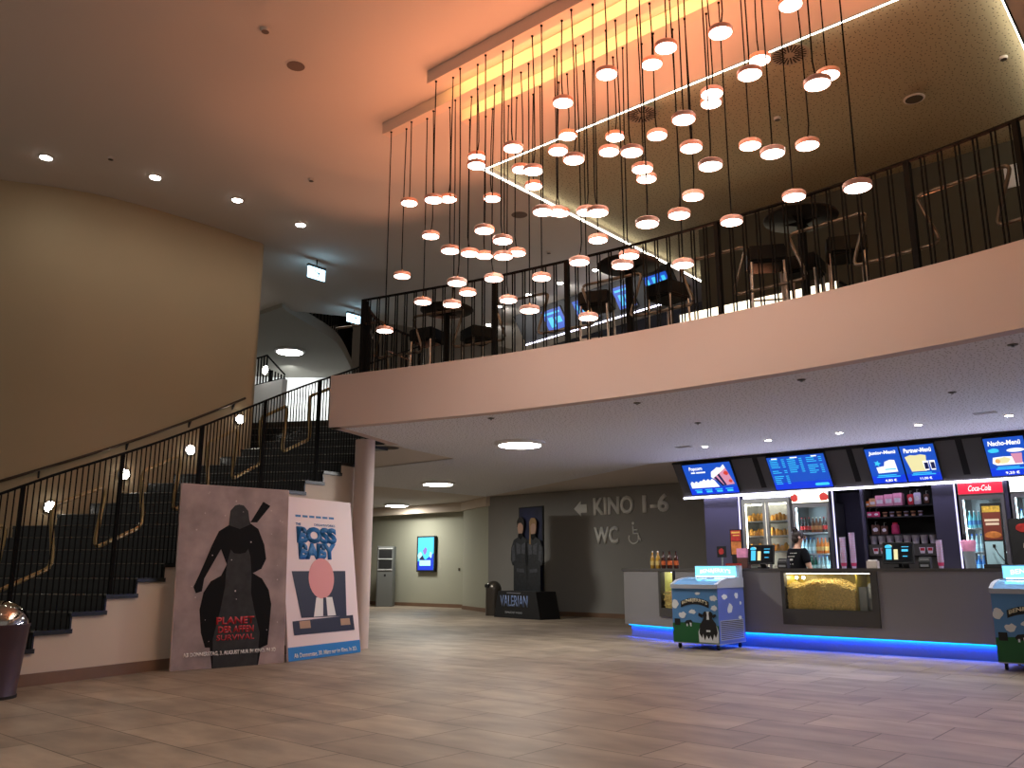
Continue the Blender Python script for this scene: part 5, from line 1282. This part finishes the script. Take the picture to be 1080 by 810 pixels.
# ================================================================== PERSON BEHIND THE COUNTER
SKIN = mat('skin', rgb(214, 168, 142), .55); SHIRT = mat('black_tshirt', rgb(12, 12, 16), .9, spec=.15); TROUS = mat('black_trousers', rgb(26, 26, 30), .8); HAIR = mat('dark_hair', rgb(44, 32, 26), .5, mottle=(30, .3))
per = thing('person', 'person in a black T-shirt with a hair bun, back turned, behind the counter', 'person', (-5.44, 13.05, 0), math.radians(-28))
def skinned(name, V, E, m, par, sub=2):
    me = bpy.data.meshes.new(name); me.from_pydata([v[:3] for v in V], E, []); me.materials.append(m)
    o = bpy.data.objects.new(name, me); COL.objects.link(o)
    o.modifiers.new('Skin', 'SKIN'); s = o.modifiers.new('Sub', 'SUBSURF'); s.levels = s.render_levels = sub
    if not me.skin_vertices: 
        bpy.context.view_layer.objects.active = o; bpy.ops.mesh.customdata_skin_add()
    for i, v in enumerate(V):
        d = me.skin_vertices[0].data[i]; d.radius = (v[3], v[4] if len(v) > 4 else v[3]); d.use_root = (i == 0)
    nm = bpy.data.meshes.new_from_object(o.evaluated_get(bpy.context.evaluated_depsgraph_get()))
    bpy.data.objects.remove(o)
    for p in nm.polygons: p.use_smooth = True
    q = bpy.data.objects.new(name, nm); COL.objects.link(q); q.parent = par
    return q
V = [(0, 0, .93, .135, .10), (0, .01, 1.08, .115, .085), (0, .02, 1.27, .135, .095), (0, .02, 1.40, .07), (.005, .03, 1.46, .048), (.015, .045, 1.53, .062), (.02, .05, 1.59, .078, .088), (.02, .05, 1.645, .06)]
E = [(0, 1), (1, 2), (2, 3), (3, 4), (4, 5), (5, 6), (6, 7)]
def add(par_i, pts):
    last = par_i
    for p in pts: V.append(p); E.append((last, len(V) - 1)); last = len(V) - 1
    return last
for s in (-1, 1):
    w = add(2, [(s * .155, .02, 1.36, .06), (s * .20, .03, 1.22, .045), (s * .225, .06, 1.08, .040), (s * .20, .20, 1.06, .034), (s * .17, .33, 1.08, .026), (s * .165, .39, 1.08, .030, .016)])
    for k, (dx, ln) in enumerate(((-.027, .06), (-.009, .072), (.009, .068), (.026, .052))):
        add(w, [(s * .165 + dx, .425, 1.08, .0085), (s * .165 + dx * 1.1, .43 + ln * .6, 1.072, .008), (s * .165 + dx * 1.1, .43 + ln, 1.055, .007)])
    add(w - 0, [(s * .165 - s * .04, .375, 1.075, .010), (s * .165 - s * .06, .41, 1.065, .009)])
    add(0, [(s * .09, 0, .84, .09), (s * .10, .02, .48, .058), (s * .10, -.01, .10, .038), (s * .105, .13, .035, .036, .03)])
body = skinned('body', V, E, SKIN, per)
hd = Matrix.Translation((.02, .05, 1.59)) @ Matrix.Rotation(math.radians(-35), 4, 'Z')
b = B(); b.prism([(-.012, -.03), (.012, -.03), (.006, .02), (-.006, .02)], .075, .105, 'y').xf(hd); b.make('nose', SKIN, per, smooth=True)
b = B()
for s in (-1, 1): b.ball(hd @ Vector((s * .08, 0, -.01)), .012, .022, .032, 10)
b.make('ear', SKIN, per, smooth=True)
b = B()
for s in (-1, 1): b.ball(hd @ Vector((s * .03, .083, .0)), .012, .006, .007, 8)
b.make('eye', DARKP, per, smooth=True)
b = B(); b.ball(hd @ Vector((0, .084, -.058)), .022, .006, .006, 8); b.make('mouth', mat('lips', rgb(180, 100, 96), .5), per, smooth=True)
b = B(); b.ball((.012, .035, 1.615), .092, .095, .088, 18); b.ball((.006, -.012, 1.56), .066, .05, .07, 14); b.ball((.0, -.0, 1.705), .05, .05, .042, 14)
b.make('hair', HAIR, per, smooth=True)
TV = [(0, 0, .90, .148, .115), (0, .01, 1.08, .132, .10), (0, .02, 1.27, .152, .112), (0, .02, 1.385, .088, .08)]
TE = [(0, 1), (1, 2), (2, 3)]
for s in (-1, 1):
    i0 = len(TV); TV += [(s * .155, .02, 1.365, .072), (s * .195, .028, 1.24, .062), (s * .208, .04, 1.18, .062)]; TE += [(2, i0), (i0, i0 + 1), (i0 + 1, i0 + 2)]
shirt = skinned('t_shirt', TV, TE, SHIRT, per)
def on_back(x, z):
    ok, p, nrm, i = shirt.ray_cast(Vector((x, -.6, z)), Vector((0, 1, 0)))
    return p.y if ok else -.12
b = B()
for z, segs in ((1.335, ((-.07, -.05), (-.03, -.01), (.02, .04), (.06, .08))), (1.285, ((-.13, .04),)), (1.245, ((-.13, .0),)), (1.23, ((-.12, .0),)), (1.17, ((-.09, -.06), (-.02, .01)))):
    for x0, x1 in segs:
        n = max(1, int((x1 - x0) / .02))
        for k in range(n):
            a = x0 + (x1 - x0) * k / n; c = x0 + (x1 - x0) * (k + 1) / n - (.004 if n > 1 else 0)
            ya, yc = on_back(a, z) - .003, on_back(c, z) - .003
            b.face([(a, ya, z), (c, yc, z), (c, yc, z + .012), (a, ya, z + .012)])
b.make('shirt_print', WHT, shirt)
PV = [(0, 0, .92, .142, .108)]; PE = []
for s in (-1, 1):
    i0 = len(PV); PV += [(s * .09, 0, .84, .10), (s * .10, .02, .48, .075), (s * .10, -.005, .12, .058)]; PE += [(0, i0), (i0, i0 + 1), (i0 + 1, i0 + 2)]
skinned('trousers', PV, PE, TROUS, per)
for s in (-1, 1):
    B().ball((s * .105, .06, .045), .05, .13, .045, 12).make('shoe', BLACKMATT, per, smooth=True)

# ================================================================== LIGHT
def spot(name, loc, energy, angle, col=(1, .9, .78), blend=.6, r=.04, to=(0, 0, -1)):
    l = bpy.data.lights.new(name, 'SPOT'); l.energy = energy; l.spot_size = math.radians(angle); l.spot_blend = blend; l.color = col; l.shadow_soft_size = r
    o = bpy.data.objects.new(name, l); COL.objects.link(o); o.location = loc
    o.rotation_euler = Vector(to).to_track_quat('-Z', 'Y').to_euler(); return o
for x, y in ((-11.53, 3.77), (-10.99, 5.01), (-10.79, 6.18), (-10.85, 7.35)):
    spot('downlight_and_fill_beam', (x, y, ZC - .05), 6, 160, blend=1.)
for x in (-6.31, -5.27, -4.22, -3.17, -2.11, -1.05):
    spot('downlight_and_fill_beam', (x, 11.9, ZS - .03), 60, 110, (1, .95, .88))
for x, y in ((-12.41, 13.5), (-11.32, 12.64), (-10.35, 12.44), (-9.44, 12.3), (-8.49, 12.15)):
    spot('downlight_and_fill_beam', (x, y, ZC - .05), 150, 140, (1, .97, .93), blend=1., to=(0, .8, -1))
# added ceiling spots, unseen behind and beside the camera, brighten the floor
for x, y in ((-7.5, 1.0), (-5, 2.6), (-2.2, 3.4), (-4.5, -1.5), (-1.5, 0), (1.5, 2.0), (.8, 5.0), (3.5, 4.5), (-8, -2)):
    spot('downlight_and_fill_beam', (x, y, ZC - .05), 100, 85, (1, .92, .82), blend=1.)
# added orange floods without fixtures, hidden behind the parapet, wash the foyer ceiling
for x in (-7.2, -6.5, -4.4, -4.0, -2.0, -1.2, .2):
    spot('added_ceiling_flood', (x, 9.3, 3.69), 110, 52, (1, .34, .16), blend=.6, r=.15, to=(-.15, -2.75, 2.75))
spot('added_ceiling_flood', (-9.2, 9.3, 3.69), 130, 60, (1, .42, .24), blend=1., r=.2, to=(.3, -2.5, 2.72))
spot('landing_fill_light', (-14.2, 8.6, 6.4), 50, 80, (.95, 1, .97), blend=1., r=.1, to=(-.35, .6, -1))  # added spots without fixtures, brightening the half wall and landing wall
spot('landing_fill_light', (-18.7, 12.6, 6.3), 160, 140, (.95, 1, .97), blend=1., r=.1, to=(-.7, .5, -.8))
w = bpy.data.worlds.new('world'); sc.world = w; w.use_nodes = True
bg = w.node_tree.nodes['Background']; bg.inputs[0].default_value = (1, .9, .8, 1); bg.inputs[1].default_value = .15
sc.view_settings.view_transform = 'Standard'; sc.view_settings.look = 'None'; sc.view_settings.exposure = .5; sc.view_settings.gamma = 1
sc.view_settings.use_curve_mapping = False
sc.cycles.use_denoising = True
sc.cycles.sample_clamp_indirect = 6
sc.cycles.caustics_reflective = False; sc.cycles.caustics_refractive = False
sc.cycles.max_bounces = 8
